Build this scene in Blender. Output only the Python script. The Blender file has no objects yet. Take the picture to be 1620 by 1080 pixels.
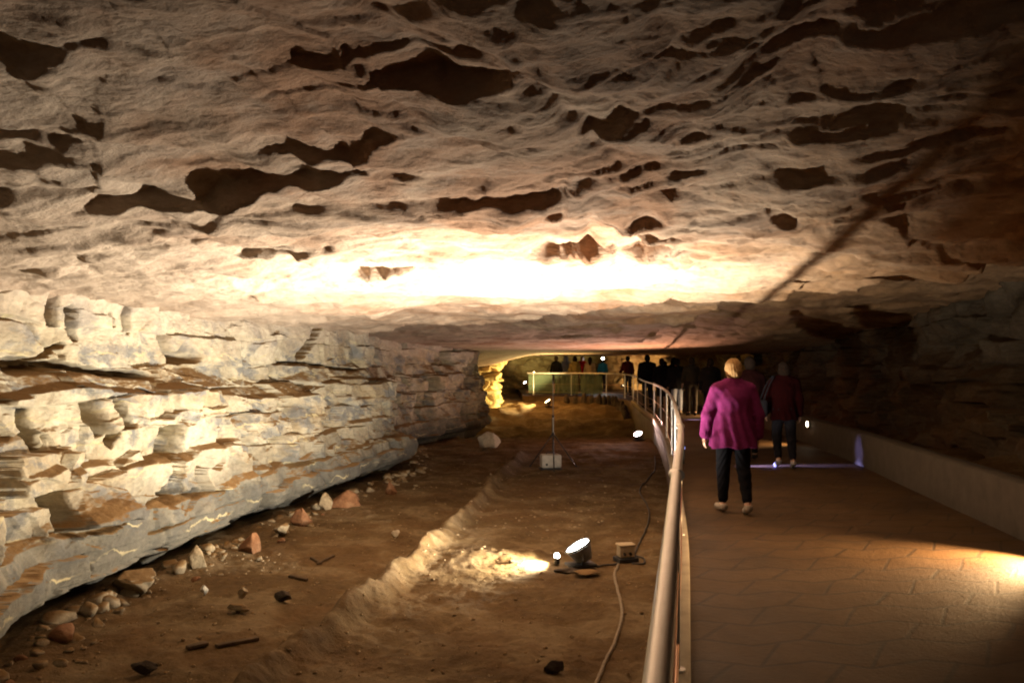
import bpy, bmesh, math, random
import numpy as np
from mathutils import Vector, Matrix

# ------------------------------------------------------------------ camera, world, exposure
sc = bpy.context.scene
COL = sc.collection
F, CX, HY, EYE = 1286.0, 810.0, 578.0, 1.6          # measured focal length, centre, horizon, eye height
cam_d = bpy.data.cameras.new("camera"); cam = bpy.data.objects.new("camera", cam_d); COL.objects.link(cam)
cam.location = (0, 0, EYE); cam.rotation_euler = (math.radians(90), 0, 0)
cam_d.sensor_width = 36; cam_d.lens = 36 * F / 1620; cam_d.shift_y = 38 / 1620
cam_d.clip_start = 0.05; cam_d.clip_end = 300
sc.camera = cam
world = bpy.data.worlds.new("World"); sc.world = world; world.use_nodes = True
world.node_tree.nodes["Background"].inputs[0].default_value = (1.0, 0.72, 0.50, 1)
world.node_tree.nodes["Background"].inputs[1].default_value = 0.14     # underground: no sky; dim warm ambient fill added to lift the near rock
sc.view_settings.view_transform = 'Standard'; sc.view_settings.look = 'None'
sc.view_settings.exposure = 0.0; sc.view_settings.gamma = 1.0
sc.cycles.max_bounces = 8; sc.cycles.diffuse_bounces = 4; sc.cycles.glossy_bounces = 3
sc.cycles.caustics_reflective = False; sc.cycles.caustics_refractive = False
sc.cycles.sample_clamp_indirect = 8.0
sc.cycles.use_denoising = True
sc.cycles.pixel_filter_type = 'BLACKMAN_HARRIS'; sc.cycles.filter_width = 2.0
sc.cycles.use_adaptive_sampling = False

random.seed(7)
RNG = np.random.default_rng(11)

# ------------------------------------------------------------------ object helpers
def tag(o, label=None, cat=None, group=None, kind=None):
    if label: o["label"] = label
    if cat: o["category"] = cat
    if group: o["group"] = group
    if kind: o["kind"] = kind
    return o

def empty(name, loc, label, cat, group=None, rz=0.0):
    o = bpy.data.objects.new(name, None); COL.objects.link(o)
    o.location = loc; o.rotation_euler = (0, 0, rz); o.empty_display_size = 0.1
    return tag(o, label, cat, group)

def link(name, me, mat, parent=None, smooth=False):
    if mat is not None:
        me.materials.clear(); me.materials.append(mat)
    if smooth: me.polygons.foreach_set("use_smooth", np.ones(len(me.polygons), dtype=bool))
    o = bpy.data.objects.new(name, me); COL.objects.link(o)
    if parent is not None: o.parent = parent
    return o

def mesh_np(name, co, quads):
    me = bpy.data.meshes.new(name); n = len(quads); k = quads.shape[1]
    me.vertices.add(len(co)); me.vertices.foreach_set("co", np.ascontiguousarray(co, dtype=np.float32).ravel())
    me.loops.add(n * k); me.loops.foreach_set("vertex_index", np.ascontiguousarray(quads, dtype=np.int32).ravel())
    me.polygons.add(n); me.polygons.foreach_set("loop_start", np.arange(0, n * k, k, dtype=np.int32))
    me.update(calc_edges=True); me.validate()
    return me

def grid_quads(nr, nc, flip=False):
    i = np.arange(nr * nc).reshape(nr, nc)
    a, b, c, d = i[:-1, :-1].ravel(), i[:-1, 1:].ravel(), i[1:, 1:].ravel(), i[1:, :-1].ravel()
    return np.stack([a, d, c, b] if flip else [a, b, c, d], 1)

class MB:
    """collects primitive shapes into ONE mesh"""
    def __init__(s): s.bm = bmesh.new()
    def box(s, c, size, rot=None, bevel=0.0):
        t = bmesh.new(); bmesh.ops.create_cube(t, size=1.0)
        bmesh.ops.scale(t, vec=size, verts=t.verts)
        if bevel > 0: bmesh.ops.bevel(t, geom=t.edges[:], offset=bevel, segments=2, affect='EDGES', profile=0.5)
        s._merge(t, c, rot); return s
    def cyl(s, c, r1, r2, h, rot=None, n=24, bevel=0.0):
        t = bmesh.new(); bmesh.ops.create_cone(t, cap_ends=True, segments=n, radius1=r1, radius2=r2, depth=h)
        if bevel > 0:
            e = [e for e in t.edges if len(e.link_faces) == 2 and any(len(f.verts) > 4 for f in e.link_faces)]
            bmesh.ops.bevel(t, geom=e, offset=bevel, segments=2, affect='EDGES', profile=0.5)
        s._merge(t, c, rot); return s
    def ball(s, c, r, rot=None, n=12):
        t = bmesh.new(); bmesh.ops.create_uvsphere(t, u_segments=n * 2, v_segments=n, radius=1.0)
        bmesh.ops.scale(t, vec=r if hasattr(r, '__len__') else (r, r, r), verts=t.verts)
        s._merge(t, c, rot); return s
    def _merge(s, t, c, rot):
        m = Matrix.Translation(Vector(c))
        if rot is not None: m = m @ rot.to_4x4()
        bmesh.ops.transform(t, matrix=m, verts=t.verts)
        me = bpy.data.meshes.new("tmp"); t.to_mesh(me); t.free(); s.bm.from_mesh(me); bpy.data.meshes.remove(me)
    def tube(s, pts, r, n=10, caps=True):
        pts = [Vector(p) for p in pts]; rings = []; up = Vector((0, 0, 1)); ref = None
        for i, p in enumerate(pts):
            d = (pts[min(i + 1, len(pts) - 1)] - pts[max(i - 1, 0)]).normalized()
            if ref is None: ref = up if abs(d.dot(up)) < 0.95 else Vector((1, 0, 0))
            a = (ref - d * d.dot(ref)).normalized(); ref = a; b = d.cross(a)
            rr = r[i] if hasattr(r, '__len__') else r
            rings.append([s.bm.verts.new(p + (a * math.cos(2 * math.pi * k / n) + b * math.sin(2 * math.pi * k / n)) * rr) for k in range(n)])
        for q0, q1 in zip(rings[:-1], rings[1:]):
            for k in range(n): s.bm.faces.new((q0[k], q0[(k + 1) % n], q1[(k + 1) % n], q1[k]))
        if caps:
            s.bm.faces.new(rings[0][::-1]); s.bm.faces.new(rings[-1])
        return s
    def build(s, name, mat, parent=None, smooth=True, sharp=35):
        bmesh.ops.recalc_face_normals(s.bm, faces=s.bm.faces)
        if smooth:
            for f in s.bm.faces: f.smooth = True
            for e in s.bm.edges:
                if len(e.link_faces) == 2 and e.calc_face_angle(0) > math.radians(sharp): e.smooth = False
        me = bpy.data.meshes.new(name); s.bm.to_mesh(me); s.bm.free()
        return link(name, me, mat, parent)

def catmull(pts, step=0.25):
    P = [np.array(p, float) for p in pts]; P = [2 * P[0] - P[1]] + P + [2 * P[-1] - P[-2]]; out = []
    for i in range(1, len(P) - 2):
        p0, p1, p2, p3 = P[i - 1], P[i], P[i + 1], P[i + 2]; n = max(2, int(np.linalg.norm(p2 - p1) / step))
        for k in range(n):
            t = k / n
            out.append(0.5 * (2 * p1 + (p2 - p0) * t + (2 * p0 - 5 * p1 + 4 * p2 - p3) * t * t + (3 * p1 - p0 - 3 * p2 + p3) * t ** 3))
    out.append(P[-2]); return np.array(out)

def rot_to(d, up=(0, 0, 1)):
    """rotation whose local +Z looks along d"""
    return Vector(d).to_track_quat('Z', 'Y').to_matrix()

# ------------------------------------------------------------------ noise
def _h(ix, iy, seed):
    h = (ix.astype(np.int64) * 374761393 + iy.astype(np.int64) * 668265263 + seed * 974634777) & 0xFFFFFFFF
    h = ((h ^ (h >> 13)) * 1274126177) & 0xFFFFFFFF
    h = ((h ^ (h >> 16)) * 2246822519) & 0xFFFFFFFF
    return ((h ^ (h >> 15)) & 0xFFFFFF) / float(0x1000000)

def pn(x, y, seed=0):
    x0, y0 = np.floor(x), np.floor(y); fx, fy = x - x0, y - y0
    u, v = fx ** 3 * (fx * (fx * 6 - 15) + 10), fy ** 3 * (fy * (fy * 6 - 15) + 10)
    def g(ax, ay):
        a = _h(x0 + ax, y0 + ay, seed) * 2 * np.pi
        return np.cos(a) * (fx - ax) + np.sin(a) * (fy - ay)
    return 1.5 * ((g(0, 0) * (1 - u) + g(1, 0) * u) * (1 - v) + (g(0, 1) * (1 - u) + g(1, 1) * u) * v)

def fbm(x, y, seed=0, octv=4, gain=0.5, lac=2.03):
    s, a = 0, 1.0
    for k in range(octv):
        s = s + a * pn(x, y, seed + k * 17); x = x * lac + 3.1; y = y * lac + 1.7; a *= gain
    return s

def cells(x, y, seed=0):
    """Voronoi: random per cell, F2-F1, and offset to the cell point"""
    x0, y0 = np.floor(x), np.floor(y)
    f1 = np.full(x.shape, 9.0); f2 = f1.copy(); rid = np.zeros(x.shape); dx1 = np.zeros(x.shape); dy1 = np.zeros(x.shape)
    for i in (-1, 0, 1):
        for j in (-1, 0, 1):
            cx, cy = x0 + i, y0 + j
            px, py = cx + 0.1 + 0.8 * _h(cx, cy, seed), cy + 0.1 + 0.8 * _h(cx, cy, seed + 5)
            dx, dy = x - px, y - py; d = np.sqrt(dx * dx + dy * dy); m = d < f1
            f2 = np.where(m, f1, np.minimum(f2, d)); f1 = np.where(m, d, f1)
            rid = np.where(m, _h(cx, cy, seed + 9), rid); dx1 = np.where(m, dx, dx1); dy1 = np.where(m, dy, dy1)
    return rid, f2 - f1, dx1, dy1

def facet(x, y, seed=0, tilt=0.8):
    r, e, dx, dy = cells(x, y, seed); a = (r * 7919.0) % 1.0 * 2 * np.pi
    return r - 0.5 + tilt * (np.cos(a) * dx + np.sin(a) * dy), e

def plates(u, v, seed, k, r_amp, v_amp, tilt):
    """overlapping plates: one tilted level per Voronoi cell, blended over a narrow edge"""
    u0, v0 = np.floor(u), np.floor(v); num = np.zeros(u.shape); den = np.zeros(u.shape) + 1e-30
    for i in (-1, 0, 1):
        for j in (-1, 0, 1):
            cu, cv = u0 + i, v0 + j; du = u - cu - 0.05 - 0.9 * _h(cu, cv, seed); dv = v - cv - 0.05 - 0.9 * _h(cu, cv, seed + 5)
            r = _h(cu, cv, seed + 9); al = _h(cu, cv, seed + 13) * 2 * np.pi
            w = np.exp(-k * np.sqrt(du * du + dv * dv)); num += w * (r_amp * (r - 0.5) + v_amp * dv + tilt * (np.cos(al) * du + np.sin(al) * dv)); den += w
    return num / den

def sstep(a, b, x):
    t = np.clip((x - a) / (b - a), 0, 1); return t * t * (3 - 2 * t)

def ground_pt(px, py, h=0.0):
    z = (EYE - h) * F / (py - HY); return ((px - CX) / F * z, z)

def poly_dist(X, Y, pts):
    """distance to a polyline, arc parameter 0..1, signed offset (positive = farther along +Y side)"""
    pts = np.asarray(pts, float); seg = np.linalg.norm(np.diff(pts, axis=0), axis=1); tot = seg.sum(); acc = 0
    best = np.full(X.shape, 1e9); par = np.zeros(X.shape); sg = np.zeros(X.shape)
    for (a, b, L) in zip(pts[:-1], pts[1:], seg):
        d = (b - a) / L; t = np.clip((X - a[0]) * d[0] + (Y - a[1]) * d[1], 0, L)
        ex, ey = X - a[0] - d[0] * t, Y - a[1] - d[1] * t; dd = np.sqrt(ex * ex + ey * ey)
        n = np.array([-d[1], d[0]]); s_ = (X - a[0]) * n[0] + (Y - a[1]) * n[1]
        m = dd < best
        best = np.where(m, dd, best); par = np.where(m, (acc + t) / tot, par); sg = np.where(m, np.where(s_ >= 0, 1.0, -1.0), sg)
        acc += L
    return best, par, sg

# ------------------------------------------------------------------ materials
def mat_new(name):
    m = bpy.data.materials.new(name); m.use_nodes = True
    nt = m.node_tree; b = nt.nodes["Principled BSDF"]
    return m, nt, b

def N(nt, kind, **kw):
    n = nt.nodes.new(kind)
    for k, v in kw.items():
        if k.startswith("i_"): n.inputs[k[2:].replace("_", " ")].default_value = v
        else: setattr(n, k, v)
    return n

def noise_node(nt, vec, scale, detail=6.0, rough=0.6, dist=0.0):
    n = N(nt, "ShaderNodeTexNoise"); n.inputs["Scale"].default_value = scale; n.inputs["Detail"].default_value = detail
    n.inputs["Roughness"].default_value = rough; n.inputs["Distortion"].default_value = dist
    nt.links.new(vec, n.inputs["Vector"]); return n.outputs["Fac"]

def ramp(nt, fac, stops):
    r = N(nt, "ShaderNodeValToRGB"); e = r.color_ramp.elements
    while len(e) < len(stops): e.new(0.5)
    for k, (p, c) in enumerate(stops):
        e[k].position = p; e[k].color = (*c, 1) if len(c) == 3 else c
    nt.links.new(fac, r.inputs[0]); return r.outputs[0]

def mixc(nt, fac, a, b, mode='MIX'):
    m = N(nt, "ShaderNodeMix", data_type='RGBA', blend_type=mode)
    for sock, v in ((m.inputs[0], fac), (m.inputs[6], a), (m.inputs[7], b)):
        if isinstance(v, (int, float)): sock.default_value = v
        elif isinstance(v, tuple): sock.default_value = (*v, 1)
        else: nt.links.new(v, sock)
    return m.outputs[2]

def math_n(nt, op, a, b=None, c=None, clamp=False):
    m = N(nt, "ShaderNodeMath", operation=op, use_clamp=clamp)
    for k, v in enumerate((a, b, c)):
        if v is None: continue
        if isinstance(v, (int, float)): m.inputs[k].default_value = v
        else: nt.links.new(v, m.inputs[k])
    return m.outputs[0]

def obj_coord(nt, scale=(1, 1, 1)):
    t = N(nt, "ShaderNodeTexCoord"); mp = N(nt, "ShaderNodeMapping"); mp.inputs["Scale"].default_value = scale
    nt.links.new(t.outputs["Object"], mp.inputs["Vector"]); return mp.outputs[0], t.outputs["Object"]

def bump(nt, b, heights, strength=0.6):
    last = None
    for hsock, dist in heights:
        n = N(nt, "ShaderNodeBump"); n.inputs["Strength"].default_value = strength; n.inputs["Distance"].default_value = dist
        nt.links.new(hsock, n.inputs["Height"])
        if last is not None: nt.links.new(last, n.inputs["Normal"])
        last = n.outputs[0]
    nt.links.new(last, b.inputs["Normal"])

def rock_mat(name, stops, stain, soil=None, aniso=(1, 1, 1), grey=None, bump_d=0.02, rough=0.95, zone=None, vein=None):
    m, nt, b = mat_new(name); v, o = obj_coord(nt, aniso)
    c = ramp(nt, noise_node(nt, v, 1.1, 8, 0.62, 0.4), stops)
    st = ramp(nt, noise_node(nt, o, 0.55, 5, 0.6, 0.8), [(0.46, (0, 0, 0)), (0.62, (1, 1, 1))])
    c = mixc(nt, math_n(nt, 'MULTIPLY', st, stain[1]), c, stain[0])
    if grey:
        g = ramp(nt, noise_node(nt, v, grey[2], 6, 0.65, 0.3), [(0.50, (0, 0, 0)), (0.60, (1, 1, 1))])
        c = mixc(nt, math_n(nt, 'MULTIPLY', g, grey[1]), c, grey[0])
    for zone in (zone or ()):       # (colour, amount, axis, from, to): bands of rock colour, and of light painted into it
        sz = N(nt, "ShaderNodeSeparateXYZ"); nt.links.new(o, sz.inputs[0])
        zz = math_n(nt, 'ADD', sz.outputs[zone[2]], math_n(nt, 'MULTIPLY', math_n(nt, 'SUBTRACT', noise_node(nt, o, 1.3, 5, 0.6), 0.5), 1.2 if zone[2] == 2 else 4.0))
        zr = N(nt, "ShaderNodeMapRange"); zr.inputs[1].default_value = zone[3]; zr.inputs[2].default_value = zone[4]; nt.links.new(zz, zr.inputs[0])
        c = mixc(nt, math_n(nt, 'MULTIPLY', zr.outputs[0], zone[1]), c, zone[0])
    if vein:       # thin mineral seams along the bedding
        sv = N(nt, "ShaderNodeSeparateXYZ"); nt.links.new(o, sv.inputs[0])
        q = math_n(nt, 'ADD', math_n(nt, 'MULTIPLY', sv.outputs[2], 3.1), math_n(nt, 'MULTIPLY', noise_node(nt, o, 0.9, 6, 0.6), 2.2))
        f = math_n(nt, 'ABSOLUTE', math_n(nt, 'SUBTRACT', math_n(nt, 'FRACT', q), 0.5))
        vm = N(nt, "ShaderNodeMapRange"); vm.inputs[1].default_value = 0.055; vm.inputs[2].default_value = 0.015; nt.links.new(f, vm.inputs[0])
        vk = ramp(nt, noise_node(nt, o, 1.6, 3), [(0.45, (0, 0, 0)), (0.6, (1, 1, 1))])
        c = mixc(nt, math_n(nt, 'MULTIPLY', math_n(nt, 'MULTIPLY', vm.outputs[0], vk), 0.8), c, vein)
    sp = ramp(nt, noise_node(nt, v, 9.0, 6, 0.7), [(0.30, (0.6, 0.6, 0.6)), (0.66, (1.12, 1.12, 1.12))])
    c = mixc(nt, 0.75, c, sp, 'MULTIPLY')
    if soil:
        g = N(nt, "ShaderNodeNewGeometry"); sx = N(nt, "ShaderNodeSeparateXYZ"); nt.links.new(g.outputs["Normal"], sx.inputs[0])
        e = math_n(nt, 'ADD', sx.outputs[2], math_n(nt, 'MULTIPLY', math_n(nt, 'SUBTRACT', noise_node(nt, o, 3.0, 4), 0.5), 0.9))
        mk = N(nt, "ShaderNodeMapRange"); mk.inputs[1].default_value = 0.56; mk.inputs[2].default_value = 0.80; nt.links.new(e, mk.inputs[0])
        c = mixc(nt, mk.outputs[0], c, mixc(nt, noise_node(nt, o, 14, 4), soil, tuple(q * 0.6 for q in soil)))
    nt.links.new(c, b.inputs["Base Color"]); b.inputs["Roughness"].default_value = rough; b.inputs["Specular IOR Level"].default_value = 0.2
    bump(nt, b, [(noise_node(nt, v, 5.0, 8, 0.65), bump_d * 2), (noise_node(nt, v, 26.0, 6, 0.7), bump_d * 0.5)], 0.7)
    return m

def plain_mat(name, col, rough=0.6, metal=0.0, var=0.25, scale=20.0, bump_d=0.0, spec=0.4):
    m, nt, b = mat_new(name); v, o = obj_coord(nt)
    n = noise_node(nt, o, scale, 5, 0.6)
    c = ramp(nt, n, [(0.3, tuple(q * (1 - var) for q in col)), (0.7, tuple(min(1, q * (1 + var)) for q in col))])
    nt.links.new(c, b.inputs["Base Color"]); b.inputs["Roughness"].default_value = rough; b.inputs["Metallic"].default_value = metal
    b.inputs["Specular IOR Level"].default_value = spec
    r = math_n(nt, 'ADD', math_n(nt, 'MULTIPLY', n, 0.25), rough - 0.12); nt.links.new(r, b.inputs["Roughness"])
    if bump_d: bump(nt, b, [(noise_node(nt, o, scale * 3, 5, 0.6), bump_d)], 0.6)
    return m

def emit_mat(name, col, strength):
    m, nt, b = mat_new(name)
    b.inputs["Base Color"].default_value = (0.8, 0.8, 0.8, 1)
    b.inputs["Emission Color"].default_value = (*col, 1); b.inputs["Emission Strength"].default_value = strength
    return m

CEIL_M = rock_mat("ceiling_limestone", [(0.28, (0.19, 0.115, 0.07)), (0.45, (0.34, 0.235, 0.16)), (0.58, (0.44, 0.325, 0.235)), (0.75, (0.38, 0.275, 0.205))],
                  ((0.25, 0.12, 0.06), 0.75), aniso=(0.8, 1.1, 2.0), grey=((0.30, 0.225, 0.17), 0.5, 2.1), bump_d=0.03, zone=[((0.37, 0.21, 0.095), 0.75, 0, 1.6, 4.2), ((0.40, 0.32, 0.245), 0.7, 0, -1.2, -3.2)])  # right zone paints warm lamp light into the colour; left is cream rock
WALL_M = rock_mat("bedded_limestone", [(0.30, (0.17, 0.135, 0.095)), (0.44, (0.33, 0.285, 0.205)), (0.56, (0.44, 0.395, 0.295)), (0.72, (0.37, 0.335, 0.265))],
                  ((0.30, 0.21, 0.10), 0.45), soil=(0.20, 0.115, 0.045), aniso=(0.9, 0.9, 1.6), grey=((0.17, 0.168, 0.16), 0.92, 2.0), bump_d=0.022, zone=[((0.095, 0.09, 0.078), 0.9, 2, 0.55, -0.1), ((0.40, 0.325, 0.25), 0.8, 2, 1.7, 2.3)], vein=(0.48, 0.41, 0.24))  # lowest zone: grey bed, darkened further to paint in the dim light there
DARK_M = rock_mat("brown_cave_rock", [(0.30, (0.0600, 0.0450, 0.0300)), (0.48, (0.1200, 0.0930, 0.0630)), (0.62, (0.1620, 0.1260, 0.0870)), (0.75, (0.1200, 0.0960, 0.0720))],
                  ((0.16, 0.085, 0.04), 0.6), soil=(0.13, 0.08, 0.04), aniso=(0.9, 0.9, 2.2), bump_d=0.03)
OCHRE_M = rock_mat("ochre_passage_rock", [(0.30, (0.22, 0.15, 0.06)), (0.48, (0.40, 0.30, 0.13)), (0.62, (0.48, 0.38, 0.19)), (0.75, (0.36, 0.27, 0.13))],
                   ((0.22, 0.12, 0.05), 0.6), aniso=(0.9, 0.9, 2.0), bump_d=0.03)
FLOOR_M = rock_mat("cave_floor_dirt", [(0.30, (0.070, 0.041, 0.016)), (0.48, (0.108, 0.069, 0.030)), (0.60, (0.15, 0.102, 0.050)), (0.75, (0.092, 0.057, 0.026))],
                   ((0.13, 0.074, 0.030), 0.6), aniso=(1.4, 1.4, 1.4), bump_d=0.03, grey=((0.19, 0.14, 0.08), 0.5, 1.1))
STONE_M = rock_mat("loose_limestone", [(0.30, (0.15, 0.11, 0.07)), (0.48, (0.27, 0.21, 0.13)), (0.62, (0.36, 0.29, 0.19)), (0.75, (0.25, 0.2, 0.15))],
                   ((0.2, 0.12, 0.06), 0.5), soil=(0.2, 0.12, 0.05), aniso=(3, 3, 3), bump_d=0.012)
PALE_M = rock_mat("pale_broken_stone", [(0.30, (0.38, 0.33, 0.25)), (0.48, (0.52, 0.46, 0.36)), (0.62, (0.58, 0.52, 0.42)), (0.75, (0.48, 0.42, 0.34))],
                  ((0.4, 0.3, 0.2), 0.3), aniso=(3, 3, 3), bump_d=0.012)
ORANGE_M = rock_mat("iron_stained_stone", [(0.30, (0.10, 0.045, 0.02)), (0.48, (0.18, 0.085, 0.04)), (0.62, (0.25, 0.135, 0.07)), (0.75, (0.15, 0.078, 0.04))],
                    ((0.22, 0.09, 0.035), 0.5), aniso=(3, 3, 3), bump_d=0.012)
SHADE_M = rock_mat("dark_chert_stone", [(0.30, (0.03, 0.024, 0.018)), (0.48, (0.06, 0.046, 0.035)), (0.62, (0.09, 0.07, 0.05)), (0.75, (0.06, 0.05, 0.04))],
                   ((0.05, 0.03, 0.02), 0.5), aniso=(3, 3, 3), bump_d=0.012)

def path_mat():
    m, nt, b = mat_new("zigzag_pavers"); v, o = obj_coord(nt)
    s = N(nt, "ShaderNodeSeparateXYZ"); nt.links.new(o, s.inputs[0])
    wob = math_n(nt, 'MULTIPLY', math_n(nt, 'SUBTRACT', noise_node(nt, o, 1.2, 3), 0.5), 0.10)
    u = math_n(nt, 'ADD', math_n(nt, 'SUBTRACT', s.outputs[0], math_n(nt, 'MULTIPLY', s.outputs[1], 0.19)), wob)
    w = math_n(nt, 'ADD', s.outputs[1], wob)
    tri = math_n(nt, 'PINGPONG', math_n(nt, 'ADD', u, 100.0), 0.30)
    row = math_n(nt, 'DIVIDE', math_n(nt, 'ADD', w, math_n(nt, 'MULTIPLY', tri, 0.35)), 0.34)
    fr = math_n(nt, 'FRACT', row)
    d1 = math_n(nt, 'MULTIPLY', math_n(nt, 'MINIMUM', fr, math_n(nt, 'SUBTRACT', 1.0, fr)), 0.34)
    odd = math_n(nt, 'MULTIPLY', math_n(nt, 'MODULO', math_n(nt, 'ADD', math_n(nt, 'FLOOR', row), 100.0), 2.0), 0.5)
    cu = math_n(nt, 'ADD', math_n(nt, 'DIVIDE', math_n(nt, 'ADD', math_n(nt, 'ADD', u, 100.0), math_n(nt, 'MULTIPLY', fr, -0.16)), 0.60), odd)
    fc = math_n(nt, 'FRACT', cu)
    d2 = math_n(nt, 'MULTIPLY', math_n(nt, 'MINIMUM', fc, math_n(nt, 'SUBTRACT', 1.0, fc)), 0.60)
    d = math_n(nt, 'MINIMUM', d1, d2)
    worn = noise_node(nt, o, 2.6, 4)
    j = N(nt, "ShaderNodeMapRange"); j.inputs[1].default_value = 0.0; j.inputs[2].default_value = 0.022; nt.links.new(d, j.inputs[0])
    jj = math_n(nt, 'MAXIMUM', j.outputs[0], math_n(nt, 'MULTIPLY', worn, 0.7), clamp=True)
    c = ramp(nt, noise_node(nt, o, 0.9, 8, 0.65, 0.4), [(0.32, (0.048, 0.026, 0.010)), (0.5, (0.080, 0.042, 0.0145)), (0.68, (0.108, 0.060, 0.023))])
    c = mixc(nt, 0.6, c, ramp(nt, noise_node(nt, o, 22, 6, 0.7), [(0.3, (0.6, 0.6, 0.6)), (0.7, (1.1, 1.1, 1.1))]), 'MULTIPLY')
    c = mixc(nt, jj, (0.018, 0.011, 0.006), c)
    nt.links.new(c, b.inputs["Base Color"]); b.inputs["Specular IOR Level"].default_value = 0.35
    r = math_n(nt, 'ADD', math_n(nt, 'MULTIPLY', noise_node(nt, o, 1.7, 5), 0.35), 0.45); nt.links.new(r, b.inputs["Roughness"])
    bump(nt, b, [(jj, 0.0035), (noise_node(nt, o, 35, 6, 0.7), 0.012), (noise_node(nt, o, 3.0, 4), 0.02)], 0.6)
    return m
PATH_M = path_mat()
CONC_M = plain_mat("weathered_concrete", (0.09, 0.076, 0.062), 0.85, 0, 0.22, 5.0, 0.008, 0.3)
KERB_M = plain_mat("pale_kerb_concrete", (0.36, 0.31, 0.24), 0.85, 0, 0.2, 6.0, 0.006, 0.3)
STEEL_M = plain_mat("brushed_handrail_steel", (0.60, 0.58, 0.56), 0.36, 0.85, 0.10, 14.0, 0.0)
COPPER_M = plain_mat("tarnished_copper_rail", (0.45, 0.24, 0.15), 0.35, 0.9, 0.2, 10.0)
BLACKM_M = plain_mat("black_painted_metal", (0.025, 0.025, 0.027), 0.5, 0.2, 0.3, 30.0)
GREYM_M = plain_mat("grey_cast_housing", (0.16, 0.16, 0.155), 0.5, 0.5, 0.2, 30.0)
CABLE_M = plain_mat("black_rubber_cable", (0.03, 0.026, 0.022), 0.65, 0, 0.3, 40.0)
CABLEG_M = plain_mat("dusty_grey_cable", (0.20, 0.16, 0.11), 0.8, 0, 0.25, 30.0)
TAN_M = plain_mat("tan_junction_box", (0.36, 0.29, 0.19), 0.7, 0, 0.2, 25.0)
WHITE_M = plain_mat("dusty_white_plastic", (0.45, 0.43, 0.39), 0.6, 0, 0.15, 12.0)
WOOD_M = plain_mat("old_dark_timber", (0.075, 0.05, 0.03), 0.9, 0, 0.4, 14.0, 0.01, 0.2)
# ------------------------------------------------------------------ plan curves (metres; y = distance from the camera)
RAIL = catmull([(-0.55, -2.2), (-0.05, 0.0), (0.25, 1.4), (0.83, 4.1), (1.45, 7.0), (1.98, 9.8), (2.65, 13.4), (3.40, 18), (3.95, 22), (4.30, 25), (4.58, 28.7),
                (4.78, 31.5), (4.80, 33.6), (4.35, 35.4), (3.4, 36.3), (2.0, 36.8), (0.7, 37.1)], 0.2)
PARA = catmull([(3.16, -2), (3.70, 1.4), (4.25, 4.8), (4.66, 7.4), (5.10, 10.2), (5.50, 12.6), (6.02, 16.5), (6.40, 20), (6.65, 24), (6.85, 28), (7.3, 33), (8.2, 37)], 0.2)
LWALL = catmull([(-4.1, -3), (-3.5, 1), (-3.3, 4.0), (-3.62, 5.65), (-3.85, 7.05), (-3.60, 8.95), (-3.22, 11.8), (-2.45, 15.3), (-2.15, 16.9), (-2.55, 18.6), (-2.5, 21.2), (-1.75, 23.6),
                 (-1.1, 25.4), (-0.90, 26.8), (-1.25, 28.4), (-2.4, 30.5), (-3.4, 32.5)], 0.1)
FWALL = catmull([(-1.3, 28.2), (-2.8, 30.5), (-2.9, 32.5), (-1.6, 34), (-0.75, 35.2), (-0.85, 36.6), (-2.2, 38.6), (-2.9, 43), (-1.4, 48), (2, 50.0), (4.6, 50.0), (6.2, 48.0), (8.0, 46.0), (10, 43), (10.4, 37), (9.6, 32)], 0.15)
RWALL = catmull([(10.2, 37), (9.5, 31), (8.8, 25), (8.2, 19), (7.7, 14), (7.3, 9.5), (7.35, 5.5), (7.8, 1), (8.1, -3)], 0.12)
def rail_x(y): i = int(np.argmax(RAIL[:, 1] > 34)); return np.interp(y, RAIL[:i, 1], RAIL[:i, 0])
def para_x(y): return np.interp(y, PARA[:, 1], PARA[:, 0])
def path_z(y): return 0.2 * sstep(26, 36, np.asarray(y, float))

# ------------------------------------------------------------------ ceiling
def ceil_base(x, y):
    h = np.interp(y, [-4, 3, 6, 8, 12, 16, 19, 22, 26, 34, 42, 52], [2.9, 2.78, 2.65, 2.59, 2.53, 2.46, 2.36, 2.20, 2.08, 2.08, 2.16, 2.2])
    yl = np.interp(x, [-6, -2, 0.2, 1.2, 2.1, 3.9, 4.5, 4.9, 8], [16, 15.3, 14.8, 12.7, 10.8, 10.3, 8.6, 7.9, 7.3])
    yl = yl + 0.35 * pn(x * 1.1, y * 0.6, 301) + 0.15 * pn(x * 3.0, y * 1.5, 302)
    t = y - yl
    up = 0.42 * sstep(0, 0.3, t) * (1 - sstep(0.4, np.where(x > 3.4, 14.0, 4.0), t))
    dip = -0.10 * np.exp(-np.clip(-t, 0, 50) / 0.9) * (t < 0)
    h = h + up + np.where(t < 0, dip, -0.10 * (1 - sstep(0, 0.3, t)))
    h = h - 0.08 * np.clip(-0.9 - x, 0, 4) * (1 - sstep(14, 20, y)) - 0.52 * sstep(-1.3, 1.5, -x) * sstep(27, 33, y)
    h = h + 0.10 * sstep(2.2, 3.2, x + 0.10 * (y - 6)) * (1 - sstep(6.0, 7.2, y + 0.45 * (x - 2.8)))       # higher bed over the near right
    return h

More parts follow.
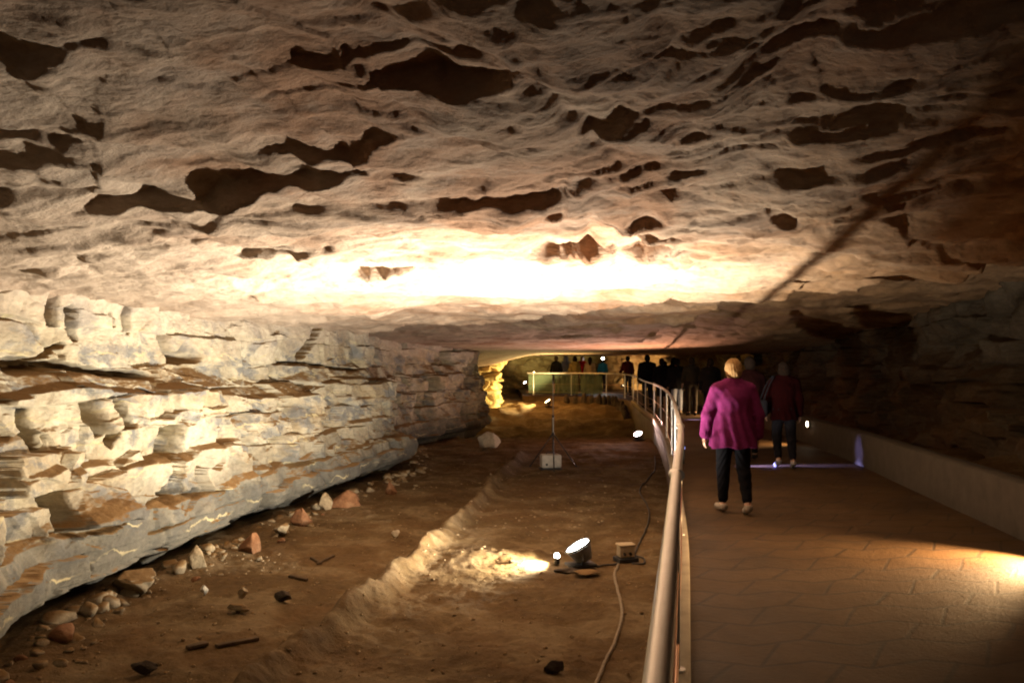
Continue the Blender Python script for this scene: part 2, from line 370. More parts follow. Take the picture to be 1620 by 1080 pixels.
CFEAT = [  # lower edge of each ledge as seen in the photograph, depth of the step (m), fade lengths
    ([(602, 186), (700, 192), (775, 178), (822, 150)], 0.22, 0.45, 0.5, 0.25),
    ([(14, 165), (60, 140), (150, 128), (272, 146)], 0.14, 0.5, 0.35, 0.25),
    ([(345, 276), (450, 277), (560, 272), (640, 236)], 0.19, 0.6, 0.5, 0.5),
    ([(118, 362), (200, 349), (300, 338), (440, 310), (585, 288)], 0.18, 0.7, 0.6, 0.4),
    ([(-60, 330), (60, 330), (150, 336)], 0.16, 0.5, 0.5, 0.4),
    ([(-40, 268), (60, 262), (140, 276)], 0.10, 0.4, 0.3, 0.5),
    ([(826, 412), (900, 413), (975, 410)], 0.30, 0.6, 0.5, 0.5),
    ([(975, 413), (1020, 412), (1068, 405)], 0.28, 0.6, 0.5, 0.4),
    ([(365, 458), (440, 460), (512, 457)], 0.22, 0.6, 0.5, 0.5),
    ([(535, 450), (600, 441), (656, 429)], 0.28, 0.6, 0.5, 0.5),
    ([(862, 358), (890, 358)], 0.14, 0.3, 0.3, 0.4),
    ([(1040, 332), (1062, 333), (1085, 322)], 0.13, 0.3, 0.25, 0.3),
    ([(1050, 313), (1120, 309), (1196, 287)], 0.13, 0.4, 0.3, 0.4),
    ([(1048, 286), (1090, 282), (1132, 275)], 0.09, 0.35, 0.3, 0.4),
    ([(1060, 266), (1088, 262), (1118, 258)], 0.08, 0.35, 0.3, 0.4),
    ([(1180, 236), (1260, 226), (1320, 222)], 0.10, 0.4, 0.3, 0.5),
    ([(1300, 217), (1370, 222), (1440, 208), (1500, 190)], 0.14, 0.4, 0.4, 0.5),
    ([(1350, 140), (1430, 132), (1510, 112)], 0.12, 0.4, 0.4, 0.5),
    ([(1170, 145), (1240, 157), (1300, 150)], 0.09, 0.4, 0.4, 0.5),
    ([(1230, 100), (1290, 118), (1345, 104)], 0.10, 0.4, 0.4, 0.4),
    ([(1440, 192), (1540, 178), (1640, 160)], 0.13, 0.4, 0.4, 0.5),
    ([(1370, 246), (1460, 232), (1560, 222), (1660, 214)], 0.11, 0.4, 0.4, 0.5),
    ([(1350, 292), (1440, 287), (1540, 270), (1660, 250)], 0.13, 0.4, 0.4, 0.5),
    ([(1230, 312), (1300, 306), (1370, 285)], 0.08, 0.4, 0.4, 0.5),
    ([(1232, 368), (1262, 368), (1292, 360)], 0.11, 0.35, 0.25, 0.3),
    ([(1275, 356), (1308, 352)], 0.06, 0.25, 0.2, 0.4),
    ([(1350, 335), (1430, 336), (1520, 318), (1640, 296)], 0.13, 0.4, 0.4, 0.5),
    ([(1350, 352), (1420, 374), (1470, 402), (1530, 408), (1640, 404)], 0.11, 0.7, 0.5, 0.4),
    ([(905, 246), (960, 236), (1016, 224)], 0.10, 0.35, 0.3, 0.4),
    ([(605, 300), (640, 303), (668, 296)], 0.08, 0.3, 0.25, 0.4),
    ([(500, 186), (560, 188), (605, 180)], 0.06, 0.3, 0.3, 0.5),
    ([(470, 165), (520, 160), (560, 150)], 0.09, 0.4, 0.3, 0.5),
    ([(950, 372), (1010, 366), (1060, 362)], 0.12, 0.5, 0.4, 0.5),
    ([(1005, 386), (1060, 386), (1105, 383)], 0.14, 0.5, 0.4, 0.5),
    ([(1195, 460), (1240, 434), (1300, 428)], 0.12, 0.5, 0.4, 0.5),
    ([(370, 420), (450, 408), (530, 392)], 0.14, 0.5, 0.4, 0.5),
    ([(205, 388), (232, 390)], 0.06, 0.2, 0.2, 0.3),
    ([(300, 398), (332, 392)], 0.09, 0.2, 0.2, 0.3),
    ([(20, 448), (90, 440), (160, 446)], 0.14, 0.4, 0.3, 0.5),
    ([(700, 330), (740, 322), (780, 300)], 0.07, 0.3, 0.3, 0.4),
    ([(640, 330), (690, 345), (720, 362)], 0.07, 0.3, 0.3, 0.4),
    ([(420, 300), (480, 292), (560, 296)], 0.05, 0.4, 0.3, 0.5),
    ([(1040, 180), (1090, 140), (1150, 118), (1230, 96)], 0.08, 0.4, 0.3, 0.4),
    ([(905, 34), (870, 50), (820, 72)], 0.07, 0.4, 0.3, 0.4),
    ([(740, 236), (800, 226), (850, 200)], 0.05, 0.3, 0.3, 0.4),
]
def ceil_pt(px, py):
    h = 2.7
    for _ in range(6):
        z = (h - EYE) * F / (HY - py); x = (px - CX) / F * z
        h = float(ceil_base(np.array([x]), np.array([z]))[0])
    return (x, z)

def ceil_h(x, y, fine=True):
    h = ceil_base(x, y)
    wx, wy = x + 0.25 * pn(x * 0.9, y * 0.9, 40), y + 0.25 * pn(x * 0.9, y * 0.9, 41)
    near = 1 - sstep(18, 26, y)
    # gentle swells of the roof, then beds broken back in overlapping plates with angular edges
    h = h + 0.060 * pn(wx * 0.6, wy * 0.8, 3) * near + near * (0.034 * pn(wx * 1.7, wy * 2.3, 8) + 0.075 * np.sqrt(pn(wx * 1.0, wy * 1.5, 9) ** 2 + 0.004) + 0.020 * np.sqrt(pn(wx * 2.7, wy * 3.8, 10) ** 2 + 0.004) + 0.010 * pn(wx * 4.5, wy * 5.5, 11))
    rt = sstep(0.2, 1.6, x)
    rise = np.clip(5.6 - y - 0.45 * np.clip(x - 2.2, -1, 9), 0, 9); h = h + rise * (0.025 + 0.10 * rt)
    sl = y + 0.38 * np.clip(x - 0.3, 0, 9) + 0.10 * pn(x * 0.6, y * 0.6, 47)
    for su, sv, a1, a2, w, sd in ((1.7, 0.85, 0.075, 0.085, 0.22, 46), (0.75, 0.36, 0.038, 0.075, 0.20, 146), (0.27, 0.15, 0.012, 0.05, 0.18, 246)):
        uu = x / su + w * pn(x * 1.3 / su, y * 1.3 / sv, sd + 1) + 0.07 * pn(x * 5 / su, y * 5 / sv, sd + 3)
        vv = sl / sv + w * pn(x * 1.3 / su, y * 1.3 / sv, sd + 2) + 0.07 * pn(x * 5 / su, y * 5 / sv, sd + 4)
        h = h + near * ((0.62, 0.50, 0.32)[(46, 146, 246).index(sd)] + 0.14 * rt) * plates(uu, vv, sd, 30.0, a1 * 1.6, a2 * sv * (0.55 + 0.25 * rt), 0.6 * a1)
    ex = x + 0.04 * pn(x * 4, y * 4, 50) + 0.008 * pn(x * 13, y * 13, 51)
    ey = y + 0.06 * pn(x * 3, y * 3, 52) + 0.010 * pn(x * 9, y * 9, 53)
    def step(pts, d, l1, l2, pw):
        nonlocal h
        P = np.array(pts); m = (x > P[:, 0].min() - 1.2) & (x < P[:, 0].max() + 1.2) & (y > P[:, 1].min() - 2.2) & (y < P[:, 1].max() + 2.6)
        if not m.any(): return
        dist, par, sg = poly_dist(ex[m], ey[m], P)
        a, b = P[0], P[-1]; L = np.linalg.norm(b - a); al = ((ex[m] - a[0]) * (b[0] - a[0]) + (ey[m] - a[1]) * (b[1] - a[1])) / (L * L)
        g = np.clip(np.sin(np.pi * np.clip(al, 0, 1)), 0, 1) ** pw
        g = g * np.clip(0.72 + 0.75 * pn(al * L * 2.3 + P[0, 0] * 7, 0.3 * al + P[0, 1] * 5, 55) + 0.35 * pn(al * L * 7 + P[0, 0], al * 0.2 + P[0, 1], 56), 0.35, 1.2)
        t = dist * sg
        tw = 0.008 + 0.0032 * np.maximum(y[m], 0.5); s_ = sstep(-tw, tw, t)
        h[m] += d * g * (0.6 * np.exp(-np.abs(t) / l2) * (1 - s_) - 0.4 * np.exp(-np.abs(t) / l1) * s_)
    for pts, d, l1, l2, pw in CFEAT:
        d = d * (0.5 if pts[0][0] > 1000 and pts[0][1] < 345 else 1.0); d *= (0.62 if pts[0][1] < 345 and pts[0][0] < 1000 else 1.0); l1 *= 1.6; l2 *= 2.6
        P = [ceil_pt(*p) for p in pts]; P.sort(key=lambda p: p[0]); step(P, d, l1, l2, pw)
    r = random.Random(5)
    for k in range(330):
        yy = 2.2 * (16 / 2.2) ** (r.random() ** 0.8); xx = r.uniform(-0.66, 0.68) * (yy + 0.6)
        if (xx < 0.6 and yy < 6.5) or r.random() < 0.55: continue
        L = r.uniform(0.10, 0.7) * (0.6 + yy * 0.08); sl = (-0.45 if xx > 0.6 else 0.10) + r.uniform(-0.25, 0.25)
        d = r.uniform(0.015, 0.055) * (1.0 if xx > 0.5 else 0.75)
        mid = (xx + r.uniform(-.1, .1) * L, yy + r.uniform(-.15, .15) * L)
        step([(xx - L, yy - sl * L), mid, (xx + L, yy + sl * L)], d, r.uniform(0.2, 0.5), r.uniform(0.3, 0.7), r.uniform(0.35, 0.7))
    # the joint that runs from the foreground up to the bright part
    for pts, w, d in (([(826, 60), (822, 110), (838, 160), (880, 200), (930, 232), (948, 262), (985, 296)], 0.06, 0.06),
                      ([(1062, 20), (1050, 90), (1066, 140), (1010, 200), (935, 240)], 0.05, 0.03),
                      ([(1066, 395), (1067, 430), (1068, 470)], 0.012, 0.05)):
        P = np.array([ceil_pt(*p) for p in pts]); dist, par, sg = poly_dist(x + 0.08 * pn(x * 5, y * 5, 60), y + 0.05 * pn(x * 5, y * 5, 61), P)
        h = h + d * np.exp(-(dist / w) ** 2) * (0.6 + 0.5 * pn(x * 5, y * 5, 62))
    h = h + 0.0055 * fbm(wx * 6, wy * 7, 70, 4, 0.55) + 0.0032 * fbm(x * 30, y * 34, 77, 3, 0.65)
    return h

def fan_axes(nc, half, wide):
    t = np.linspace(-1, 1, nc); return np.where(np.abs(t) < 0.88, half * t / 0.88, np.sign(t) * (half + (wide - half) * ((np.abs(t) - 0.88) / 0.12) ** 1.5))
def fan_grid(rows, cols):
    w = np.maximum(rows + 2.2, 2.7)[:, None]; Y = np.repeat(rows[:, None], len(cols), 1); return cols[None, :] * w, Y

rows = np.concatenate([np.linspace(-4, 1.4, 40)[:-1], np.exp(np.linspace(math.log(1.4 + 0.4), math.log(26.4), 960)) - 0.4, np.linspace(26, 54, 110)[1:]])
X, Y = fan_grid(rows, fan_axes(840, 0.66, 1.7))
H = ceil_h(X.ravel(), Y.ravel())
me = mesh_np("cave_ceiling", np.stack([X.ravel(), Y.ravel(), H], 1), grid_quads(*X.shape, flip=True))
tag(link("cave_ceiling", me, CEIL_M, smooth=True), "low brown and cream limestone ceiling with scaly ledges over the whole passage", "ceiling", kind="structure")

# ------------------------------------------------------------------ bedded rock walls
BEDS = EYE - (EYE - np.array([-2.0, -0.02, 0.17, 0.36, 0.70, 1.00, 1.33, 1.60, 1.97, 2.30, 4.0])) * 1.175
JLEN = np.array([2.5, 1.9, 2.6, 1.25, 0.85, 1.05, 1.5, 1.3, 1.0, 1.4])
JAMP = np.array([0.07, 0.16, 0.14, 0.40, 0.36, 0.36, 0.18, 0.26, 0.20, 0.14])
def bedded(s, h, seed, amp=1.0):
    hw = h + 0.09 * fbm(s * 0.4, h * 0.7, seed, 2) + 0.02 * pn(s * 3, h * 3, seed + 3)
    k = np.clip(np.searchsorted(BEDS, hw) - 1, 0, 9)
    db = np.minimum(hw - BEDS[k], BEDS[k + 1] - hw)
    c = (s + 0.10 * fbm(s * 1.5, h * 2.5, seed + 4, 2)) / JLEN[k] + 0.42 * pn(s * 0.9 + k * 3.3, k * 7.7 + 0.5 + 0 * s, seed + 5) + _h(k, k * 0, seed + 6) * 10
    c = c + 0.5 * (_h(k, k * 0, seed + 7) - 0.5) * h
    j = np.floor(c); fr = c - j; dj = np.minimum(fr, 1 - fr) * JLEN[k]
    jb = j + np.where(fr > 0.5, 1, 0)
    off = (_h(j, k, seed + 8) - 0.5) * JAMP[k]
    jd = np.where(_h(jb, k, seed + 9) > 0.62, 0.36, 0.05); jw = np.where(_h(jb, k, seed + 9) > 0.62, 0.036, 0.012)
    off = off - jd * np.exp(-(dj / jw) ** 2)
    off = off - (0.30 * np.clip(pn(s * 0.8, k * 5.1 + 0 * s, seed + 10) - 0.15, 0, 1)) * np.exp(-(db / 0.020) ** 2)
    f1, e1 = facet(s / 0.62 + 0.3 * pn(s * 2, h * 2, seed + 31), h / 0.33 + 0.3 * pn(s * 2 + 9, h * 2, seed + 32), seed + 11)
    f2, e2 = facet(s / 0.20 + 0.25 * pn(s * 5, h * 5, seed + 33), h / 0.14 + 0.25 * pn(s * 5 + 4, h * 5, seed + 34), seed + 12)
    mid = np.where((k >= 3) & (k <= 5), 1.0, np.where(k <= 2, 0.6, 0.55))
    off = off + mid * (0.11 * f1 + 0.018 * f2) + 0.06 * pn(s * 0.7, h * 1.1, seed + 21) + 0.008 * fbm(s * 3.4, h * 4.6, seed + 13, 4, 0.5) + 0.005 * fbm(s * 22, h * 34, seed + 17, 3, 0.6)
    return off * amp
SET_H = [EYE - (EYE - q) * 1.175 for q in (-1.0, -0.5, -0.25, -0.08, 0.06, 0.18, 0.33, 0.385, 0.50, 0.69, 0.735, 1.00, 1.04, 1.31, 1.36, 1.56, 1.62, 2.0, 2.3, 3.4)]
SET_O = [q * 1.2 for q in (-0.35, -0.30, -0.22, 0.0, 0.06, 0.05, -0.02, -0.13, -0.20, -0.24, -0.33, -0.36, -0.40, -0.43, -0.58, -0.78, -0.80, -0.83, -0.88, -1.0)]

def resample(P, ds):
    seg = np.linalg.norm(np.diff(P, axis=0), axis=1); S = np.concatenate([[0], np.cumsum(seg)])
    out = [0.0]
    while out[-1] < S[-1]:
        p = np.interp(out[-1], S, P[:, 0]), np.interp(out[-1], S, P[:, 1]); out.append(out[-1] + ds(p))
    s = np.array(out[:-1]); x, y = np.interp(s, S, P[:, 0]), np.interp(s, S, P[:, 1])
    e = 0.25; tx = np.interp(s + e, S, P[:, 0]) - np.interp(s - e, S, P[:, 0]); ty = np.interp(s + e, S, P[:, 1]) - np.interp(s - e, S, P[:, 1])
    L = np.hypot(tx, ty); return s, x, y, ty / L, -tx / L

def wall(P, hs, ds, off_fn):
    s, px, py, nx, ny = resample(P, ds)
    Sg, Hg = np.meshgrid(s, hs); Xp = np.repeat(px[None], len(hs), 0); Yp = np.repeat(py[None], len(hs), 0)
    O = off_fn(Sg.ravel(), Hg.ravel(), Yp.ravel()).reshape(Sg.shape)
    co = np.stack([Xp + nx[None] * O, Yp + ny[None] * O, Hg], 2)
    return co, Sg, Hg

def lwall_base(s, h, y):
    k = np.interp(y, [4, 14, 20, 25, 29], [1.0, 1.0, 0.8, 0.45, 0.3])
    up = sstep(-0.1, 0.35, h); hh = h + 0.05 * pn(s * 0.6, 0 * s, 91) + up * (0.14 * pn(s * 0.5, h * 0.3, 92) + 0.16 * (cells(s * 0.8 + 0.2 * pn(s * 2, h * 2, 94), h * 0.5, 93)[0] - 0.5))
    stp = np.interp(hh, SET_H, SET_O); rmp = np.interp(hh, [-0.5, 0.1, 2.4, 3.2], [-0.3, 0.0, -0.95, -1.1]); mk = sstep(0.0, 0.45, pn(s * 0.6 + 5, h * 0.9, 95)) * up * 0.5
    hol = np.where(h < -0.32, -0.35 * (0.4 + 0.9 * np.clip(pn(s * 1.3, 0 * s, 96) + 0.4, 0, 1)), 0) * sstep(-0.30, -0.46, h)
    hol = hol + (1 - sstep(0.0, 0.4, h)) * (0.11 * pn(s * 0.7, h * 0.6, 98) + 0.06 * pn(s * 2.3, h * 1.5, 99))
    return (stp * (1 - mk) + rmp * mk) * k + hol
LH = np.concatenate([np.linspace(-1.4, -0.72, 14)[:-1], np.linspace(-0.72, 2.65, 460), np.linspace(2.65, 3.3, 14)[1:]])
lds = lambda p: max(0.012, 0.0022 * math.hypot(*p))
co0, S0, H0 = wall(LWALL, LH[::6], lambda p: 0.06, lwall_base)
pj = np.stack([CX + co0[..., 0] / np.maximum(co0[..., 1], 0.3) * F, HY - (co0[..., 2] - EYE) / np.maximum(co0[..., 1], 0.3) * F], 2)
pj[co0[..., 1] < 1] = 1e6
def wall_pt(px, py):
    i = np.argmin((pj[..., 0] - px) ** 2 + (pj[..., 1] - py) ** 2); return (S0.ravel()[i], H0.ravel()[i])
WCRACKS = [([(512, 515), (500, 540), (484, 566)], 0.075, 0.55), ([(512, 514), (600, 522), (640, 534), (690, 542)], 0.045, 0.45),
           ([(108, 490), (112, 512), (118, 530)], 0.05, 0.55), ([(172, 498), (176, 516)], 0.022, 0.2), ([(176, 640), (184, 668), (182, 700)], 0.05, 0.55),
           ([(0, 581), (90, 578), (160, 588), (230, 592)], 0.045, 0.4), ([(0, 568), (60, 570), (100, 545)], 0.025, 0.2), ([(450, 572), (500, 574), (530, 580)], 0.02, 0.2),
           ([(520, 582), (570, 585)], 0.03, 0.2), ([(82, 690), (84, 716)], 0.02, 0.15), ([(258, 790), (272, 778)], 0.07, 0.2), ([(300, 782), (304, 776)], 0.04, 0.15),
           ([(100, 848), (140, 838), (195, 822)], 0.028, 0.12), ([(297, 800), (296, 815)], 0.012, 0.08), ([(135, 965), (160, 935)], 0.13, 0.7), ([(225, 915), (240, 905)], 0.06, 0.35),
           ([(255, 915), (278, 900)], 0.13, 0.7), ([(316, 884), (318, 880)], 0.05, 0.3), ([(448, 640), (462, 662)], 0.04, 0.15), ([(590, 515), (600, 545)], 0.01, 0.1),
           ([(420, 745), (424, 770)], 0.012, 0.08), ([(660, 590), (640, 640)], 0.012, 0.1)]
WC = [(np.array([wall_pt(*p) for p in pts]), w, d) for pts, w, d in WCRACKS]
def lwall_off(s, h, y):
    k = np.interp(y, [4, 12, 18, 22, 26], [1.0, 1.0, 0.8, 0.6, 0.5])
    o = lwall_base(s, h, y) + bedded(s, h, 200)
    sj, hj = s + 0.02 * pn(s * 9, h * 9, 95), h + 0.02 * pn(s * 9, h * 9, 96)
    for P, w, d in WC:
        m = (s > P[:, 0].min() - 0.5) & (s < P[:, 0].max() + 0.5) & (h > P[:, 1].min() - 0.5) & (h < P[:, 1].max() + 0.5)
        if m.any():
            dist, par, sg = poly_dist(sj[m], hj[m], P); o[m] -= d * np.exp(-(dist / w) ** 4)
    far = sstep(18, 25, y)
    o = o + far * (0.20 * pn(s * 0.9, h * 1.3, 97) + 0.10 * pn(s * 2.3, h * 3.0, 98))
    return o
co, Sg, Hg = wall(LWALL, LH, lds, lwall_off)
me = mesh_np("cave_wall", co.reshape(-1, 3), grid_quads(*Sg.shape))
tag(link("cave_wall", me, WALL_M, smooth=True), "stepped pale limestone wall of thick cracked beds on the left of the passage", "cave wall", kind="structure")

def rwall_off(s, h, y):
    return np.interp(h, [-1, 0, 0.8, 1.2, 2.0, 3.4], [0.5, 0.35, 0.1, 0.0, -0.15, -0.3]) + 1.6 * bedded(s, h, 400) + 0.35 * pn(s * 0.5, h * 0.9, 410) + 0.15 * pn(s * 1.3, h * 2.2, 411)
co, Sg, Hg = wall(RWALL, np.linspace(-0.6, 3.3, 200), lambda p: max(0.03, 0.004 * math.hypot(*p)), rwall_off)
me = mesh_np("cave_wall", co.reshape(-1, 3), grid_quads(*Sg.shape))
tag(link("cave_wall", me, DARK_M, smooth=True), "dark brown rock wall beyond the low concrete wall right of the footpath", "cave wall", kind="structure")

def fwall_off(s, h, y):
    return np.interp(h, [-1, 0, 0.8, 1.5, 3.4], [0.25, 0.15, 0.0, 0.0, 0.25]) + 1.5 * bedded(s, h, 500) + 0.35 * pn(s * 0.7, h * 0.9, 510) + 0.22 * pn(s * 1.9, h * 2.6, 511)
co, Sg, Hg = wall(FWALL, np.linspace(-0.9, 3.0, 170), lambda p: 0.06, fwall_off)
me = mesh_np("cave_wall", co.reshape(-1, 3), grid_quads(*Sg.shape))
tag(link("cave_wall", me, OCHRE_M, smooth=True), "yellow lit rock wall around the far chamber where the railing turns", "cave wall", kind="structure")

# ------------------------------------------------------------------ cave floor
RIDGE = [ground_pt(*p, -0.5) for p in ((330, 1160), (425, 1050), (560, 955), (640, 890), (700, 840), (760, 785), (800, 740), (832, 712))]
def floor_h(x, y):
    b = np.interp(y, [-4, 22, 25, 27.5, 30, 34.2, 36.5, 54], [-0.58, -0.58, -0.65, -0.95, -0.95, -0.25, -0.05, -0.1])
    b = np.where((y > 26) & (y < 38), b + 0.16 * pn(x * 0.8, y * 0.8, 597) + 0.08 * pn(x * 2.2, y * 2.2, 598), b)
    dw, _, _ = poly_dist(x, y, LWALL[::6])
    h = b + 0.030 * fbm(x * 0.8, y * 0.8, 601, 3) + 0.020 * fbm(x * 3, y * 3, 605, 3) + 0.010 * fbm(x * 11, y * 11, 609, 4, 0.6) + 0.003 * fbm(x * 45, y * 45, 613, 2, 0.6)
    h = h + 0.10 * np.exp(-(dw / 0.35) ** 2) * (0.4 + 0.9 * pn(x * 1.4, y * 1.4, 615))
    d, par, sg = poly_dist(x + 0.07 * pn(x * 1.6, y * 1.6, 621), y, RIDGE)
    side = d * sg            # positive = left of the line
    rid = np.where(side > 0, np.exp(-(d / 0.10) ** 2), np.exp(-(d / 0.14) ** 2)) * (0.17 + 0.05 * pn(x * 1.2, y * 1.2, 622)) * sstep(1.0, 0.94, par)
    h = h + rid * (1 + 0.22 * pn(x * 3.5, y * 3.5, 623) + 0.06 * pn(x * 12, y * 12, 624))
    h = h - 0.06 * np.exp(-((side - 0.35) / 0.28) ** 2) * (y < 18)
    mx, my = ground_pt(760, 878, -0.55)
    e = np.exp(-(((x - mx) / 0.6) ** 2 + ((y - my) / 0.42) ** 2))
    h = h + e * (0.09 + 0.035 * np.abs(pn(x * 6, y * 6, 630)) + 0.02 * pn(x * 13, y * 13, 631))
    px, py_ = ground_pt(845, 868, -0.5)
    e = np.exp(-(((x - px) / 0.13) ** 2 + ((y - py_) / 0.20) ** 2) ** 2); h = h + 0.05 * e
    out = sstep(0.0, 0.6, x - para_x(y) - 0.1); h = h + out * (0.55 + 0.35 * sstep(0.2, 2.5, x - para_x(y)) + 0.12 * pn(x * 1.1, y * 1.1, 640)) * (y < 36)
    pa = (x > rail_x(y) + 0.05) & (x < para_x(y) + 0.05); h = np.where(pa, np.minimum(h, -0.2), h)
    return h
rows = np.concatenate([np.linspace(-4, 1.6, 24)[:-1], np.exp(np.linspace(math.log(2.0), math.log(24.4), 520)) - 0.4, np.linspace(24, 54, 120)[1:]])
X, Y = fan_grid(rows, fan_axes(560, 0.62, 2.2))
me = mesh_np("ground", np.stack([X.ravel(), Y.ravel(), floor_h(X.ravel(), Y.ravel())], 1), grid_quads(*X.shape))
tag(link("ground", me, FLOOR_M, smooth=True), "brown dirt floor of the cave with a low ridge running into the distance", "cave floor", kind="structure")
def fz(x, y): return float(floor_h(np.array([float(x)]), np.array([float(y)]))[0])
def on_floor(px, py):
    h = -0.58
    for _ in range(6):
        x, y = ground_pt(px, py, h); h = fz(x, y)
    return x, y, h

# ------------------------------------------------------------------ footpath
rows = np.concatenate([np.linspace(-2, 35.4, 320), np.linspace(35.5, 36.9, 12), np.linspace(37, 53, 60)])
xl = np.where(rows < 33.5, rail_x(np.minimum(rows, 33.5)) - 0.05, np.interp(rows, [33.5, 35.4, 36.3, 36.9, 37.6, 53], [4.75, 4.3, 3.4, 1.9, 0.5, 0.3]))
xr = np.interp(rows, [0, 36, 38, 53], [0, 0, 1, 1]) * 10 + (1 - np.interp(rows, [0, 36, 38, 53], [0, 0, 1, 1])) * (para_x(rows) + 0.05)
t = np.concatenate([[0, 0], np.linspace(0.004, 1, 60)])
X = xl[:, None] + (xr - xl)[:, None] * t[None]; Y = np.repeat(rows[:, None], len(t), 1)
Z = path_z(Y) + 0.005 * pn(X * 0.9, Y * 0.9, 700); Z[:, 0] = -1.15
me = mesh_np("footpath", np.stack([X.ravel(), Y.ravel(), Z.ravel()], 1), grid_quads(*X.shape))
tag(link("footpath", me, PATH_M), "brown paved footpath with zigzag joints between the railing and low wall", "footpath", kind="structure")

def sweep_profile(P, prof, z_fn, closed_ends=True):
    s, px, py, nx, ny = resample(P, lambda p: 0.25)
    v = []; n = len(prof)
    for i in range(len(s)):
        for (o, h) in prof: v.append((px[i] + nx[i] * o, py[i] + ny[i] * o, h + float(z_fn(py[i]))))
    q = [(i * n + k, (i + 1) * n + k, (i + 1) * n + (k + 1) % n, i * n + (k + 1) % n) for i in range(len(s) - 1) for k in range(n)]
    return mesh_np("m", np.array(v), np.array(q))
me = sweep_profile(RAIL[RAIL[:, 1] < 33], [(-0.055, -0.1), (-0.055, 0.058), (-0.048, 0.066), (0.062, 0.066), (0.07, 0.058), (0.07, -0.1)], lambda y: path_z(y))
tag(link("kerb", me, KERB_M), "narrow pale concrete kerb under the handrail along the footpath edge", "kerb", kind="structure")
me = sweep_profile(PARA[PARA[:, 1] < 35], [(0.0, 0.5), (0.02, 0.52), (0.22, 0.52), (0.24, 0.5), (0.24, -0.4), (-0.0, -0.4)], lambda y: path_z(y))
me.flip_normals()
tag(link("low_wall", me, CONC_M), "low grey concrete wall along the right side of the footpath", "low wall")
# ------------------------------------------------------------------ lamps
def spot(name, loc, d, watts, col, cone, blend, r, parent=None):
    l = bpy.data.lights.new(name, 'SPOT'); l.energy = watts; l.color = col; l.spot_size = math.radians(cone); l.spot_blend = blend; l.shadow_soft_size = r
    o = bpy.data.objects.new(name, l); COL.objects.link(o); o.location = loc; o.rotation_euler = Vector(d).to_track_quat('-Z', 'Y').to_euler()
    if parent is not None:
        o.parent = parent; o.matrix_parent_inverse = Matrix.Translation(parent.location).inverted()
    return o
def area(name, loc, d, watts, col, size, parent=None, spread=180):
    l = bpy.data.lights.new(name, 'AREA'); l.shape = 'DISK'; l.size = size; l.spread = math.radians(spread); l.energy = watts; l.color = col
    o = bpy.data.objects.new(name, l); COL.objects.link(o); o.location = loc; o.rotation_euler = Vector(d).to_track_quat('-Z', 'Y').to_euler()
    if parent is not None:
        o.parent = parent; o.matrix_parent_inverse = Matrix.Translation(parent.location).inverted()
    return o
LENS_W = emit_mat("lit_flood_lens", (1.0, 0.93, 0.80), 40.0)
LENS_P = emit_mat("lit_pinkish_lens", (1.0, 0.82, 0.78), 30.0)
LENS_O = emit_mat("lit_warm_lens", (1.0, 0.80, 0.52), 14.0)
LENS_Y = emit_mat("lit_yellow_lens", (1.0, 0.85, 0.45), 20.0)
LENS_B = emit_mat("lit_blue_lens", (0.35, 0.38, 1.0), 3.0)

def floodlight(loc, d, r, label, lens, group=None, drum=0.16):
    """round drum lamp on a yoke and a flat base; loc = centre of the lens"""
    d = Vector(d).normalized(); R = rot_to(d); loc = Vector(loc); gz = fz(loc.x, loc.y)
    t = empty("floodlight", (loc.x, loc.y, gz), label, "floodlight", group)
    c = loc - Vector((loc.x, loc.y, gz))
    MB().cyl(c - d * (drum * 0.5 + 0.012), r * 0.62, r * 1.02, drum, R, 28, 0.006).build("housing", GREYM_M, t)
    rim = MB(); n = 32; a, b = R @ Vector((1, 0, 0)), R @ Vector((0, 1, 0))
    ring = [c + (a * math.cos(2 * math.pi * k / n) + b * math.sin(2 * math.pi * k / n)) * r * 1.02 for k in range(n + 1)]
    rim.tube(ring, 0.011, 8, False).build("rim", BLACKM_M, t)
    MB().ball(c - d * 0.01, (r * 0.97, r * 0.97, 0.022), R, 10).build("lens", lens, t)
    yk = MB(); side = Vector((d.y, -d.x, 0)); side = side.normalized() if side.length > 0.01 else Vector((1, 0, 0))
    hub = c - d * (drum * 0.45)
    foot = Vector((hub.x, hub.y, 0.035))
    yk.tube([hub + side * (r + 0.02), hub + side * (r + 0.03) + Vector((0, 0, -0.05)), foot + side * r * 0.7, foot - side * r * 0.7, hub - side * (r + 0.03) + Vector((0, 0, -0.05)), hub - side * (r + 0.02)], 0.011, 8)
    yk.build("yoke", BLACKM_M, t)
    MB().box((hub.x, hub.y, 0.02), (0.30, 0.20, 0.035), Matrix.Rotation(0.35, 3, 'Z'), 0.01).build("base", BLACKM_M, t)
    return t

# main floodlight beside the path: seen edge-on, throwing its light up and to the left
lx, ly, _ = on_floor(914, 896)
A_DIR = (-0.46, -0.04, 0.89)
t = floodlight((lx, ly, fz(lx, ly) + 0.22), A_DIR, 0.14, "large round floodlight shining up beside a junction box on the dirt floor", LENS_W, "floodlights on the cave floor")
area("flood_beam", Vector((lx, ly, fz(lx, ly) + 0.22)) + Vector(A_DIR).normalized() * 0.06, (-0.46, 0.16, 0.87), 1000, (1.0, 0.91, 0.75), 0.22, t, 157)
spot("flood_beam", Vector((lx, ly, fz(lx, ly) + 0.22)) + Vector(A_DIR).normalized() * 0.07, (-0.02, 0.50, 0.86), 950, (1.0, 0.90, 0.74), 150, 0.6, 0.07, t)
